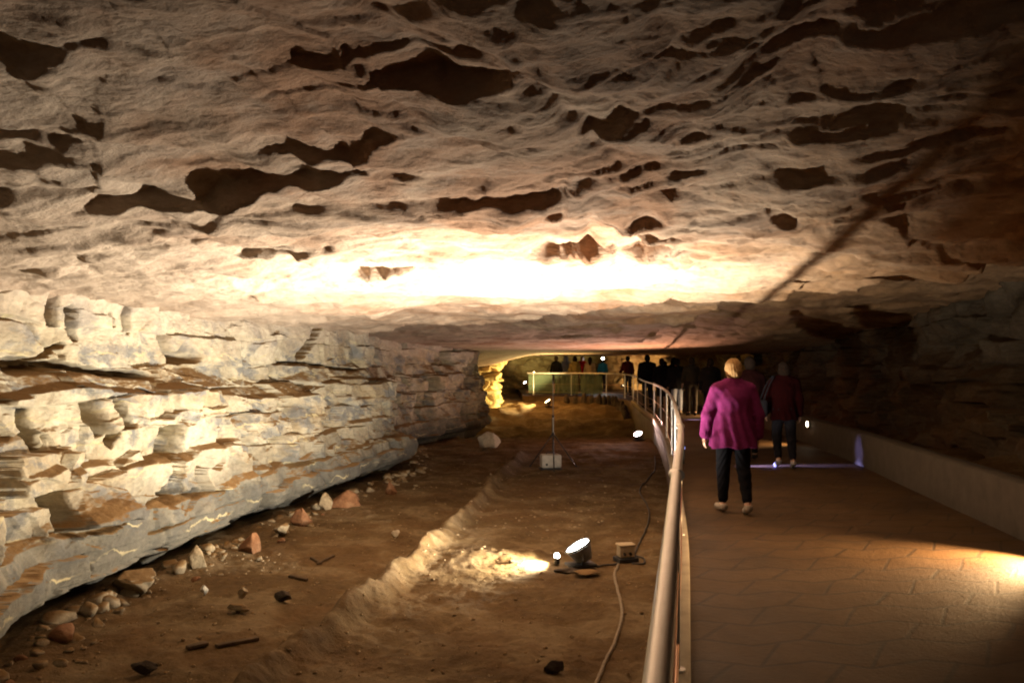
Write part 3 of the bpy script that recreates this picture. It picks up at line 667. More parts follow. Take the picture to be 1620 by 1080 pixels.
# small second lamp just left of it, aimed along the dirt
sx, sy, _ = on_floor(881, 893)
sz = fz(sx, sy) + 0.12
ts = empty("small_spotlight", (sx, sy, fz(sx, sy)), "small bright lamp low on the dirt at the left foot of the large floodlight", "spotlight")
MB().cyl((0, 0, 0.05), 0.032, 0.03, 0.07, None, 20, 0.006).build("housing", BLACKM_M, ts)
MB().ball((0, 0, 0.10), (0.03, 0.03, 0.034), None, 10).build("lens", LENS_W, ts)
spot("spot_beam", (sx - 0.05, sy, sz + 0.02), (-0.95, -0.05, -0.05), 480, (1.0, 0.82, 0.52), 140, 1.0, 0.03, ts)
# second floodlight farther along the railing
qx, qy, _ = on_floor(1008, 697)
C_DIR = (-0.36, -0.42, 0.83)
t = floodlight((qx + 0.02, qy, fz(qx, qy) + 0.20), C_DIR, 0.13, "floodlight on the dark dirt halfway along the railing, aimed left", LENS_P, "floodlights on the cave floor")
spot("flood_beam", Vector((qx + 0.02, qy, fz(qx, qy) + 0.20)) + Vector(C_DIR).normalized() * 0.035, C_DIR, 1300, (1.0, 0.64, 0.54), 140, 0.7, 0.06, t)
# far yellow floodlight in front of the lit chamber
qx, qy = 1.53, 35.0
Y_DIR = (-0.55, -0.1, 0.82)
t = floodlight((qx, qy, fz(qx, qy) + 0.25), Y_DIR, 0.15, "distant floodlight on the floor of the yellow lit chamber", LENS_Y, "floodlights on the cave floor")
spot("flood_beam", Vector((qx, qy, fz(qx, qy) + 0.25)) + Vector(Y_DIR).normalized() * 0.04, Y_DIR, 2300, (1.0, 0.74, 0.30), 170, 0.3, 0.06, t)

def path_light(y, label, aim, watts, col, cone, blend, h=0.40):
    x = float(para_x(y)); z = float(path_z(y)); e = 0.05
    tx, ty = float(para_x(y + e) - para_x(y - e)), 2 * e; L = math.hypot(tx, ty); nrm = Vector((-ty / L, tx / L, 0))
    t = empty("path_light", (x, y, z), label, "path light", "path lights on the low wall")
    R = rot_to(nrm)
    MB().cyl(Vector((0, 0, h)) + nrm * 0.02, 0.075, 0.068, 0.045, R, 24, 0.006).build("housing", GREYM_M, t)
    MB().ball(Vector((0, 0, h)) + nrm * 0.045, (0.056, 0.056, 0.03), R, 10).build("lens", LENS_O, t)
    spot("path_beam", Vector((x, y, z + h)) + nrm * 0.085, aim, watts, col, cone, blend, 0.04, t)
    return t
WARM = (1.0, 0.60, 0.26)
path_light(6.75, "round lamp set on the low wall beside the nearest lit patch of paving", (-0.90, -0.10, -0.40), 900, (1.0, 0.60, 0.27), 96, 0.95, 0.36)
path_light(16.4, "bright round lamp on the low wall beyond the person in red", (-0.9, 0.30, -0.25), 150, WARM, 110, 0.7, 0.42)
path_light(25.9, "distant round lamp on the low wall behind the dark group of visitors", (-0.9, 0.05, -0.32), 200, WARM, 120, 0.7)
path_light(33.0, "farthest round lamp on the low wall near the bend of the railing", (-0.85, 0.3, 0.05), 50, WARM, 150, 0.7)

def strip_light(y, label, watts):
    x = float(rail_x(y)) + 0.14; z = float(path_z(y))
    tx, ty = float(para_x(y)) - x, 0.18
    t = empty("blue_step_light", (x, y, z), label, "step light", "blue step lights at the kerb")
    MB().box((0, 0, 0.20), (0.05, 0.13, 0.30), None, 0.008).build("housing", BLACKM_M, t)
    MB().box((0.026, 0, 0.30), (0.012, 0.09, 0.045), None, 0.004).build("lens", LENS_B, t)
    l = spot("step_beam", (x + 0.05, y, z + 0.30), (tx * 0.45, ty * 0.45, -0.28), watts, (0.36, 0.36, 1.0), 18, 1.0, 0.015, t)
    spot("step_beam", (x + 0.05, y, z + 0.24), (tx, ty, 0.0), watts * 0.12, (0.36, 0.34, 1.0), 12, 1.0, 0.015, t)
    return t
strip_light(12.85, "blue step light at the kerb beaming across the paving towards the person in red", 2600)
strip_light(24.0, "distant blue step light at the kerb in front of the dark group of visitors", 2000)
# ------------------------------------------------------------------ railing
rl = empty("railing", (float(rail_x(4.15)), 4.15, 0), "long curved steel handrail on thin posts between the dirt floor and the footpath", "railing")
RP = Vector(rl.location)
def rail_line(h, y0=-2.2, side=0.0):
    return [Vector((p[0] + side, p[1], h + float(path_z(p[1])))) - RP for p in RAIL if p[1] >= y0]
MB().tube(rail_line(1.05), 0.0265, 16).build("top_rail", STEEL_M, rl)
MB().tube(rail_line(0.56, side=0.004), 0.0085, 8).build("lower_rail", COPPER_M, rl)
MB().tube(rail_line(0.20, side=0.004), 0.0085, 8).build("lower_rail", COPPER_M, rl)
segR = np.concatenate([[0], np.cumsum(np.linalg.norm(np.diff(RAIL, axis=0), axis=1))])
def rail_at(s): return np.array([np.interp(s, segR, RAIL[:, 0]), np.interp(s, segR, RAIL[:, 1])])
s_near = segR[int(np.argmin(np.abs(RAIL[:, 1] - 4.15)))]
post_me = None; s = s_near
while s < segR[-1]:
    p = rail_at(s); z = float(path_z(p[1]))
    if post_me is None:
        m = MB(); m.cyl((0, 0, 0.54), 0.019, 0.019, 0.98, None, 14); m.cyl((0, 0, 0.070), 0.045, 0.045, 0.012, None, 16, 0.002); m.cyl((0, 0, 1.022), 0.012, 0.012, 0.02, None, 10); m.cyl((0, 0, 1.05), 0.0295, 0.0295, 0.07, Matrix.Rotation(math.pi / 2, 3, 'X') @ Matrix.Rotation(0.2, 3, 'Y'), 18)
        post = m.build("post", STEEL_M, rl); post_me = post.data
    else:
        post = bpy.data.objects.new("post", post_me); COL.objects.link(post); post.parent = rl
    post.location = Vector((p[0], p[1], z)) - RP
    s += 3.35 if p[1] < 30 else 1.75
# glass panels in the far straight run
GLASS_M, nt, b = mat_new("greenish_panel_glass")
b.inputs["Base Color"].default_value = (0.30, 0.40, 0.28, 1); b.inputs["Transmission Weight"].default_value = 0.85; b.inputs["Roughness"].default_value = 0.2; b.inputs["IOR"].default_value = 1.1
for k in range(3):
    a, c = rail_at(segR[-1] - 0.06 - k * 1.2 - 1.1), rail_at(segR[-1] - 0.06 - k * 1.2); mid = (a + c) / 2; d = c - a
    MB().box(Vector((mid[0], mid[1], 0.2 + 0.56)) - RP, (np.linalg.norm(d), 0.012, 0.86), Matrix.Rotation(math.atan2(d[1], d[0]), 3, 'Z')).build("glass_panel", GLASS_M, rl)

# ------------------------------------------------------------------ people: signed distance bodies meshed with surface nets
def surface_nets(f, lo, vox):
    s = f < 0; nx, ny, nz = f.shape
    cnt = np.zeros((nx - 1, ny - 1, nz - 1), np.int8)
    for i in (0, 1):
        for j in (0, 1):
            for k in (0, 1): cnt += s[i:nx - 1 + i, j:ny - 1 + j, k:nz - 1 + k]
    act = (cnt > 0) & (cnt < 8); I = np.argwhere(act); idx = -np.ones(act.shape, np.int64); idx[act] = np.arange(len(I))
    acc = np.zeros((len(I), 3)); num = np.zeros(len(I))
    cor = [(i, j, k) for i in (0, 1) for j in (0, 1) for k in (0, 1)]
    fv = {c: f[I[:, 0] + c[0], I[:, 1] + c[1], I[:, 2] + c[2]] for c in cor}
    for a in cor:
        for ax in range(3):
            if a[ax] == 0:
                b = list(a); b[ax] = 1; b = tuple(b); m = (fv[a] < 0) != (fv[b] < 0)
                t = fv[a] / np.where(m, fv[a] - fv[b], 1.0); p = np.repeat(np.array(a, float)[None], len(I), 0); p[:, ax] += t
                acc[m] += p[m]; num[m] += 1
    co = (I + acc / num[:, None]) * vox + lo
    quads = []
    for ax in range(3):
        sl0 = [slice(None)] * 3; sl1 = [slice(None)] * 3; sl0[ax] = slice(0, -1); sl1[ax] = slice(1, None)
        d = s[tuple(sl0)] != s[tuple(sl1)]; E = np.argwhere(d); o = [a for a in range(3) if a != ax]
        ok = np.ones(len(E), bool)
        for a in o: ok &= (E[:, a] > 0) & (E[:, a] < f.shape[a] - 1)
        E = E[ok]; inside = s[E[:, 0], E[:, 1], E[:, 2]]
        def cell(da, db):
            c = E.copy(); c[:, o[0]] += da; c[:, o[1]] += db; return idx[c[:, 0], c[:, 1], c[:, 2]]
        q = np.stack([cell(-1, -1), cell(0, -1), cell(0, 0), cell(-1, 0)], 1)
        fl = inside if ax != 1 else ~inside
        q[~fl] = q[~fl][:, ::-1]; quads.append(q)
    return co, np.concatenate(quads)

class Sdf:
    def __init__(s, lo, hi, vox):
        s.lo = np.array(lo, float); s.vox = vox; n = np.ceil((np.array(hi) - s.lo) / vox).astype(int) + 1
        s.ax = [s.lo[i] + np.arange(n[i]) * vox for i in range(3)]; s.f = np.full(n, 1.0, np.float32)
    def _reg(s, lo, hi):
        sl = []
        for i in range(3):
            a = max(0, int((lo[i] - s.lo[i]) / s.vox) - 1); b = min(len(s.ax[i]), int((hi[i] - s.lo[i]) / s.vox) + 3); sl.append(slice(a, max(b, a + 1)))
        return tuple(sl), np.meshgrid(*[s.ax[i][sl[i]] for i in range(3)], indexing='ij')
    def _put(s, sl, d, k):
        f = s.f[sl]
        h = np.clip(0.5 + 0.5 * (f - d) / k, 0, 1); s.f[sl] = f * (1 - h) + d * h - k * h * (1 - h)
    def cone(s, a, b, ra, rb, k=0.03, sq=(1, 1, 1)):
        a, b, sq = np.array(a, float), np.array(b, float), np.array(sq, float); m = max(ra, rb) * max(sq.max(), 1) + k + 2 * s.vox
        sl, G = s._reg(np.minimum(a, b) - m, np.maximum(a, b) + m); ab = (b - a) / sq; L2 = max((ab * ab).sum(), 1e-9)
        P = [(G[i] - a[i]) / sq[i] for i in range(3)]; t = np.clip(sum(P[i] * ab[i] for i in range(3)) / L2, 0, 1)
        d = np.sqrt(sum((P[i] - ab[i] * t) ** 2 for i in range(3))) - (ra + (rb - ra) * t)
        s._put(sl, d * sq.min(), k); return s
    def ell(s, c, r, k=0.03):
        c, r = np.array(c, float), np.array(r, float); m = r.max() + k + 2 * s.vox
        sl, G = s._reg(c - m, c + m); q = np.sqrt(sum(((G[i] - c[i]) / r[i]) ** 2 for i in range(3)))
        s._put(sl, (q - 1) * r.min(), k); return s
    def cut(s, fn):
        G = np.meshgrid(*s.ax, indexing='ij'); s.f = np.maximum(s.f, fn(*G)).astype(np.float32); return s
    def warp(s, fn):
        G = np.meshgrid(*s.ax, indexing='ij'); s.f = (s.f + fn(*G)).astype(np.float32); return s
    def build(s, name, mat, parent, scale, dz):
        s.f[0] = s.f[-1] = 1; s.f[:, 0] = s.f[:, -1] = 1; s.f[:, :, 0] = s.f[:, :, -1] = 1
        co, q = surface_nets(s.f, s.lo, s.vox)
        if len(q) == 0: return None
        co[:, 2] += dz; co *= scale
        return link(name, mesh_np(name, co, q), mat, parent, smooth=True)

SKIN_M = {}
def skin_mat(c):
    if c not in SKIN_M:
        m, nt, b = mat_new("skin"); v, o = obj_coord(nt)
        nt.links.new(ramp(nt, noise_node(nt, o, 14, 4), [(0.3, tuple(q * 0.85 for q in c)), (0.7, tuple(min(1, q * 1.1) for q in c))]), b.inputs["Base Color"])
        b.inputs["Roughness"].default_value = 0.5; b.inputs["Subsurface Weight"].default_value = 0.1; b.inputs["Subsurface Radius"].default_value = (0.01, 0.004, 0.002)
        SKIN_M[c] = m
    return SKIN_M[c]
CLOTH = {}
def cloth_mat(c, name="cloth"):
    key = (c, name)
    if key not in CLOTH: CLOTH[key] = plain_mat(name, c, 0.95, 0, 0.18, 30.0, 0.004, 0.08)
    return CLOTH[key]
EYE_M = plain_mat("eye", (0.05, 0.04, 0.035), 0.2)

def person(label, px, py, H, rz, top, bottom, hair, shoes, vox=0.012, stride=0.0, arms=(0.05, 0.05), elbow=(0.25, 0.25), topkind="shirt",
           shorts=False, hairkind="short", skin=(0.45, 0.27, 0.19), loc=None, bulk=1.0, sleeves=True, bend=(0.0, 0.0), spread=0.22, group="visitors on the footpath"):
    """figure whose local +Y is where it faces; modelled at 1.65 m and scaled to H"""
    if loc is None: loc = ground_pt(px, py, 0.0)
    sc_ = H / 1.65; V = lambda *a: np.array(a, float)
    root_z = 0.0
    hip = {}; knee = {}; ank = {}; toe = {}
    for sd, sg in ((-1, 1), (1, -1)):
        a = stride * sg; bk = bend[0 if sd < 0 else 1]
        hip[sd] = V(sd * 0.088, 0, 0.88); knee[sd] = hip[sd] + 0.42 * V(sd * 0.02, math.sin(a), -math.cos(a))
        a2 = a - 0.12 - bk; ank[sd] = knee[sd] + 0.39 * V(0, math.sin(a2), -math.cos(a2))
        pt = -0.10 + a2 * 0.8; toe[sd] = ank[sd] + 0.15 * V(sd * 0.12, math.cos(pt), math.sin(pt) - 0.25)
    low = min(min(ank[s_][2] - 0.07, toe[s_][2] - 0.03) for s_ in (-1, 1)); dz = -low
    lo, hi = (-0.48, -0.62, low - 0.04), (0.48, 0.62, 1.72)
    sh, el, wr, hd = {}, {}, {}, {}
    for n_, sd in enumerate((-1, 1)):
        a = arms[n_]; sh[sd] = V(sd * 0.168 * (0.5 + 0.5 * bulk), 0, 1.325)
        el[sd] = sh[sd] + 0.275 * V(sd * spread, math.sin(a), -math.cos(a)); e2 = a + elbow[n_]
        wr[sd] = el[sd] + 0.235 * V(sd * 0.05, math.sin(e2), -math.cos(e2)); hd[sd] = V(sd * 0.02, math.sin(e2 + 0.1), -math.cos(e2 + 0.1))
    B = Sdf(lo, hi, vox); w = bulk
    B.ell((0, -0.005, 0.93), (0.155 * w, 0.115 * w, 0.12), 0.05).cone((0, 0, 0.95), (0, 0.005, 1.18), 0.125 * w, 0.13 * w, 0.05, (1, 0.78, 1))
    B.ell((0, 0.0, 1.23), (0.16 * w, 0.112 * w, 0.15), 0.05).cone((-0.13, -0.005, 1.335), (0.13, -0.005, 1.335), 0.058, 0.058, 0.05)
    B.ell((-0.075, -0.045, 0.90), (0.085, 0.085, 0.09), 0.03).ell((0.075, -0.045, 0.90), (0.085, 0.085, 0.09), 0.03)
    B.cone((0, -0.005, 1.37), (0, 0.012, 1.47), 0.055, 0.050, 0.035)
    for sd in (-1, 1): B.cone((sd * 0.02, -0.01, 1.415), (sd * 0.15, -0.005, 1.345), 0.050, 0.045, 0.04)
    B.ell((0, 0.012, 1.555), (0.073, 0.090, 0.098), 0.02).ell((0, 0.045, 1.495), (0.052, 0.058, 0.052), 0.03)
    B.ell((0, 0.104, 1.535), (0.012, 0.018, 0.024), 0.012).ell((0, 0.094, 1.493), (0.024, 0.012, 0.008), 0.01)
    for sd in (-1, 1):
        B.ell((sd * 0.074, 0.0, 1.538), (0.010, 0.019, 0.030), 0.008).ell((sd * 0.03, 0.083, 1.572), (0.022, 0.014, 0.008), 0.012)
        B.cone(sh[sd], el[sd], 0.050 * w, 0.039, 0.03).cone(el[sd], wr[sd], 0.038, 0.026, 0.015)
        f = hd[sd]; across = np.cross(f, V(sd, 0, 0)); across = across / np.linalg.norm(across); inw = V(-sd, 0, 0)
        if across[1] < 0: across = -across
        palm = wr[sd] + f * 0.085
        for q in (-0.024, -0.008, 0.008, 0.024): B.cone(wr[sd] + across * q * 0.6, palm + across * q * 1.1, 0.017, 0.013, 0.012)
        for n_, (q, L) in enumerate(((0.033, 0.066), (0.0115, 0.076), (-0.0105, 0.070), (-0.032, 0.054))):
            b0 = palm + across * q * 0.95; m1 = b0 + (f + inw * 0.15) * L * 0.5; e1 = m1 + (f * 0.9 + inw * (0.45 + 0.08 * n_)) * L * 0.5
            r = max(0.0085, vox * 0.72); B.cone(b0, m1, r, r * 0.95, 0.004).cone(m1, e1, r * 0.95, r * 0.8, 0.004)
        tb = wr[sd] + f * 0.03 + across * 0.024; t1 = tb + across * 0.030 + f * 0.028 + inw * 0.006; t2 = t1 + f * 0.030 + across * 0.006 + inw * 0.008
        r = max(0.010, vox * 0.75); B.cone(tb, t1, r * 1.25, r, 0.012).cone(t1, t2, r, r * 0.8, 0.004)
        B.cone(hip[sd], knee[sd], 0.088, 0.054, 0.04).cone(knee[sd], ank[sd], 0.052, 0.036, 0.02)
        mc = knee[sd] * 0.68 + ank[sd] * 0.32 + V(0, -0.018, 0); B.cone(mc + V(0, 0, 0.06), mc - V(0, 0, 0.06), 0.043, 0.036, 0.03)
        B.cone(ank[sd] + V(0, -0.015, -0.035), toe[sd], 0.034, 0.027, 0.02)
    nm = "person"; body = B.build(nm, skin_mat(skin), None, sc_, dz)
    body.location = (loc[0], loc[1], float(path_z(loc[1])) + 0.001); body.rotation_euler = (0, 0, rz); tag(body, label, "person", group)
    # --- trousers or shorts
    T = Sdf((-0.30, -0.62, low - 0.02), (0.30, 0.62, 1.06), vox)
    T.ell((0, -0.008, 0.93), (0.168 * w, 0.128 * w, 0.13), 0.05).ell((-0.075, -0.045, 0.90), (0.096, 0.094, 0.10), 0.03).ell((0.075, -0.045, 0.90), (0.096, 0.094, 0.10), 0.03)
    for sd in (-1, 1):
        if shorts:
            e = hip[sd] + (knee[sd] - hip[sd]) * 0.88; T.cone(hip[sd], e, 0.105, 0.088, 0.03)
        else:
            e = knee[sd] + (ank[sd] - knee[sd]) * 0.86
            T.cone(hip[sd], knee[sd], 0.103, 0.073, 0.035).cone(knee[sd], e, 0.073, 0.054, 0.02)
            mc = knee[sd] * 0.7 + ank[sd] * 0.3 + V(0, -0.015, 0); T.cone(mc + V(0, 0, 0.06), mc - V(0, 0, 0.06), 0.058, 0.052, 0.03)
    T.warp(lambda x, y, z: 0.004 * np.sin(z * 60 + 9 * np.sin(x * 20)) * np.sin(y * 25 + x * 30)); T.cut(lambda x, y, z: z - 1.03)
    T.build("shorts" if shorts else "trousers", cloth_mat(bottom, "trouser_cloth"), body, sc_, dz)
    # --- top
    U = Sdf((-0.48, -0.45, 0.60), (0.48, 0.62, 1.46), vox); ex = {"tunic": 0.022, "coat": 0.03, "shirt": 0.014}[topkind]
    U.ell((0, 0.0, 1.22), (0.16 * w + ex, 0.115 * w + ex, 0.17), 0.05).cone((-0.13, -0.005, 1.335), (0.13, -0.005, 1.335), 0.058 + ex * 0.7, 0.058 + ex * 0.7, 0.05)
    for sd in (-1, 1): U.cone((sd * 0.02, -0.01, 1.415), (sd * 0.15, -0.005, 1.340), 0.050 + ex * 0.8, 0.045 + ex * 0.8, 0.04)
    hem = {"tunic": 0.70, "coat": 0.74, "shirt": 0.90}[topkind]
    if topkind == "tunic": U.cone((0, 0, 1.22), (0, -0.01, 0.62), 0.150 * w, 0.25 * w, 0.05, (1, 0.74, 1))
    elif topkind == "coat": U.cone((0, 0, 1.22), (0, -0.01, 0.66), 0.16 * w, 0.205 * w, 0.05, (1, 0.78, 1))
    else: U.cone((0, 0, 1.20), (0, -0.008, 0.84), 0.148 * w, 0.170 * w, 0.05, (1, 0.80, 1))
    for sd in (-1, 1):
        if sleeves:
            e = el[sd] + (wr[sd] - el[sd]) * 0.93; r1 = 0.062 if topkind == "shirt" else 0.072
            U.cone(sh[sd], el[sd], r1 * w, r1 * 0.93, 0.03).cone(el[sd], e, r1 * 0.93, 0.050 if topkind != "tunic" else 0.062, 0.02)
        else: U.cone(sh[sd], sh[sd] + (el[sd] - sh[sd]) * 0.7, 0.062 * w, 0.064, 0.03)
    amp = {"tunic": 0.009, "coat": 0.005, "shirt": 0.004}[topkind]
    U.warp(lambda x, y, z: amp * np.sin(np.arctan2(y, x) * 11 + 2.2 * np.sin(z * 7)) * np.clip((1.25 - z) / 0.5, 0, 1) * (np.abs(x) < 0.30) + 0.002 * np.sin(z * 45 + x * 30) * np.sin(x * 33 - y * 18))
    U.cut(lambda x, y, z: np.where(np.hypot(x, y) < 0.34, hem + 0.012 * np.sin(np.arctan2(y, x) * 5) - z, -1.0))
    U.cut(lambda x, y, z: 0.060 - np.sqrt(x * x + (y - 0.02) ** 2 + ((z - 1.475) * 0.9) ** 2))
    U.build({"tunic": "tunic", "coat": "coat", "shirt": "shirt"}[topkind], cloth_mat(top, "top_cloth"), body, sc_, dz)
    # --- hair
    Hh = Sdf((-0.16, -0.18, 1.24), (0.16, 0.16, 1.70), min(vox, 0.009))
    if hairkind != "bald":
        Hh.ell((0, -0.004, 1.568), (0.090, 0.104, 0.104), 0.03)
        if hairkind == "short": Hh.ell((0, -0.03, 1.515), (0.082, 0.080, 0.075), 0.03)
        if hairkind == "bob": Hh.ell((0, -0.028, 1.50), (0.094, 0.085, 0.085), 0.04)
        if hairkind == "long": Hh.cone((0, -0.03, 1.52), (0, -0.075, 1.30), 0.085, 0.065, 0.04, (1, 0.7, 1))
        if hairkind == "hood": Hh.ell((0, -0.02, 1.53), (0.105, 0.115, 0.125), 0.04).cone((0, -0.03, 1.45), (0, -0.06, 1.36), 0.10, 0.11, 0.05, (1, 0.6, 1))
        Hh.warp(lambda x, y, z: 0.0028 * np.sin(np.arctan2(y, x) * 23 + z * 30) + 0.002 * np.sin(z * 95 + 4 * np.sin(x * 45)))
        Hh.cut(lambda x, y, z: np.minimum(y - 0.062 + (z - 1.56) * 0.3, 1.61 - z + 0 * x) )
        Hh.cut(lambda x, y, z: (y - 0.035) * 1.0 - np.clip((z - 1.575) * 3, 0, 0.2))
        Hh.build("hood" if hairkind == "hood" else "hair", cloth_mat(hair, "hair_strands"), body, sc_, dz)
    for sd in (-1, 1):
        Sh = Sdf(np.minimum(ank[sd], toe[sd]) - 0.10, np.maximum(ank[sd], toe[sd]) + 0.10, min(vox, 0.009))
        hl = ank[sd] + V(0, -0.025, -0.035); tw = toe[sd] - (toe[sd] - ank[sd]) * 0.02
        Sh.cone(hl, tw, 0.042, 0.037, 0.02).cone(hl + V(0, 0, 0.03), hl, 0.040, 0.042, 0.02)
        a3 = ank[sd]; Sh.cut(lambda x, y, z: z - (a3[2] - 0.005)); Sh.build("shoe", cloth_mat(shoes, "shoe_leather"), body, sc_, dz)
        e = MB().ball((Vector((sd * 0.030, 0.085, 1.552 + dz))) * sc_, 0.011 * sc_, None, 6).build("eye", EYE_M, body)
    return body, sc_, dz, dict(sh=sh, el=el, wr=wr, hd=hd)

lady = person("woman in a loose purple top and dark trousers walking away along the footpath", 1160, 811, 1.63, 0.04, (0.115, 0.014, 0.072), (0.006, 0.006, 0.008), (0.22, 0.13, 0.055), (0.30, 0.26, 0.22),
       vox=0.0068, stride=0.13, arms=(0.10, -0.02), elbow=(0.15, 0.22), topkind="tunic", hairkind="short", skin=(0.52, 0.30, 0.21), bend=(0.0, 0.12), bulk=1.12, spread=0.36)
red = person("person in a dark red coat carrying a shoulder bag past the blue beam", 1240, 739, 1.63, -0.15, (0.016, 0.0014, 0.0017), (0.012, 0.012, 0.017), (0.022, 0.014, 0.010), (0.35, 0.35, 0.40),
       vox=0.009, stride=0.20, arms=(0.12, -0.1), elbow=(0.3, 0.3), topkind="coat", hairkind="bob", bend=(0.55, 0.1), bulk=1.08)
person("dark clothed person walking just beyond the woman in purple, left of the red coat", 1186, 728, 1.70, 0.0, (0.022, 0.006, 0.006), (0.010, 0.010, 0.010), (0.03, 0.02, 0.015), (0.02, 0.02, 0.02), vox=0.011, stride=-0.12, topkind="coat", bulk=1.1)
FAR = dict(vox=0.0125)
person("person in black with pale blue jeans in the dark group by the rail", 1071, 655, 1.78, 0.1, (0.012, 0.012, 0.014), (0.30, 0.34, 0.45), (0.02, 0.015, 0.012), (0.3, 0.25, 0.2), topkind="coat", bulk=1.25, **FAR)
person("person in an olive grey top standing between the dark group and the woman in purple", 1094, 657, 1.82, 0.0, (0.05, 0.043, 0.028), (0.03, 0.025, 0.02), (0.05, 0.035, 0.02), (0.03, 0.03, 0.03), topkind="shirt", bulk=1.1, **FAR)
person("tall person in black close beside the left shoulder of the woman in purple", 1124, 664, 1.76, 0.0, (0.012, 0.012, 0.012), (0.012, 0.012, 0.012), (0.02, 0.015, 0.012), (0.015, 0.015, 0.015), topkind="coat", bulk=1.2, **FAR)
person("broad person in a black jacket at the left of the dark group", 1024, 647, 1.88, 0.1, (0.014, 0.012, 0.012), (0.03, 0.035, 0.05), (0.015, 0.012, 0.01), (0.02, 0.02, 0.02), topkind="coat", bulk=1.35, **FAR)
person("person in black with light bare calves standing in the middle of the dark group", 1047, 651, 1.78, -0.1, (0.013, 0.012, 0.014), (0.02, 0.02, 0.025), (0.02, 0.012, 0.01), (0.25, 0.2, 0.16), topkind="shirt", shorts=True, skin=(0.5, 0.3, 0.2), bulk=1.15, **FAR)
person("shorter person in black half hidden behind the broad black jacket", 0, 0, 1.66, 0.5, (0.013, 0.012, 0.012), (0.015, 0.015, 0.018), (0.02, 0.014, 0.01), (0.02, 0.02, 0.02), loc=(5.55, 29.6), topkind="coat", hairkind="long", bulk=1.1, **FAR)
person("long haired person in black turned sideways near the low wall behind the dark group", 0, 0, 1.71, -0.9, (0.012, 0.010, 0.010), (0.014, 0.014, 0.016), (0.018, 0.012, 0.008), (0.02, 0.02, 0.02), loc=(6.1, 25.0), topkind="coat", hairkind="long", bulk=1.1, stride=0.15, **FAR)
person("person in a black hooded jacket partly behind the pale blue jeans", 0, 0, 1.80, 0.3, (0.012, 0.012, 0.013), (0.014, 0.014, 0.016), (0.012, 0.012, 0.013), (0.02, 0.02, 0.02), loc=(5.75, 28.9), topkind="coat", hairkind="hood", bulk=1.15, **FAR)
person("person in a dark maroon top raising one hand near the bend of the railing", 990, 634, 1.80, 0.15, (0.07, 0.012, 0.012), (0.03, 0.03, 0.045), (0.015, 0.012, 0.01), (0.03, 0.03, 0.03), topkind="shirt", arms=(0.25, 0.0), elbow=(0.9, 0.2), loc=(5.35, 37.6), bulk=1.15, **FAR)
person("person in a teal shirt standing farthest back beside the bright bank", 0, 0, 1.74, 0.0, (0.03, 0.17, 0.20), (0.02, 0.02, 0.025), (0.05, 0.035, 0.02), (0.03, 0.03, 0.03), loc=(4.85, 43.5), **FAR)
person("long haired person in a beige top and dark shorts behind the far rail", 0, 0, 1.76, -0.1, (0.48, 0.36, 0.22), (0.03, 0.035, 0.04), (0.03, 0.018, 0.01), (0.2, 0.16, 0.12), loc=(3.72, 38.8), shorts=True, hairkind="long", skin=(0.55, 0.33, 0.24), **FAR)
person("person in a bright red shirt with white hair facing the railing", 0, 0, 1.84, 2.9, (0.55, 0.02, 0.02), (0.05, 0.03, 0.03), (0.6, 0.58, 0.55), (0.03, 0.03, 0.03), loc=(3.62, 42.0), **FAR)
person("dark haired person in an olive yellow top behind the far rail", 0, 0, 1.80, 0.1, (0.30, 0.23, 0.08), (0.16, 0.09, 0.04), (0.02, 0.015, 0.01), (0.05, 0.04, 0.03), loc=(2.98, 38.6), hairkind="bob", **FAR)
person("person in a pale grey hooded jacket standing behind the olive yellow top", 0, 0, 1.84, 0.0, (0.26, 0.26, 0.29), (0.05, 0.04, 0.03), (0.26, 0.26, 0.29), (0.05, 0.04, 0.03), loc=(2.74, 41.5), topkind="coat", hairkind="hood", **FAR)
person("person in a black top and dark shorts at the left of the far rail", 0, 0, 1.80, -0.2, (0.010, 0.010, 0.011), (0.03, 0.02, 0.02), (0.06, 0.04, 0.025), (0.2, 0.18, 0.15), loc=(2.10, 38.6), shorts=True, sleeves=True, **FAR)

# bag carried by the person in red
BAG_M = cloth_mat((0.018, 0.018, 0.024), "bag_cloth")
bp = Vector(red[0].location) + Vector((-0.36, -0.06, 0.93))
bag = empty("shoulder_bag", bp, "dark shoulder bag hanging at the left side of the person in red", "bag")
m = MB(); m.box((0, 0, 0), (0.12, 0.24, 0.28), None, 0.04); m.build("pouch", BAG_M, bag)
MB().box((-0.065, -0.02, -0.02), (0.025, 0.17, 0.16), None, 0.01).build("pocket", cloth_mat((0.05, 0.05, 0.06), "bag_cloth"), bag)
st = [Vector((0.0, -0.09, 0.13)), Vector((0.08, -0.07, 0.34)), Vector((0.17, -0.04, 0.49)), Vector((0.19, 0.01, 0.505)), Vector((0.16, 0.05, 0.48)), Vector((0.08, 0.09, 0.34)), Vector((0.0, 0.09, 0.13))]
MB().tube([Vector(p) for p in catmull(st, 0.04)], 0.012, 8).build("strap", BAG_M, bag)
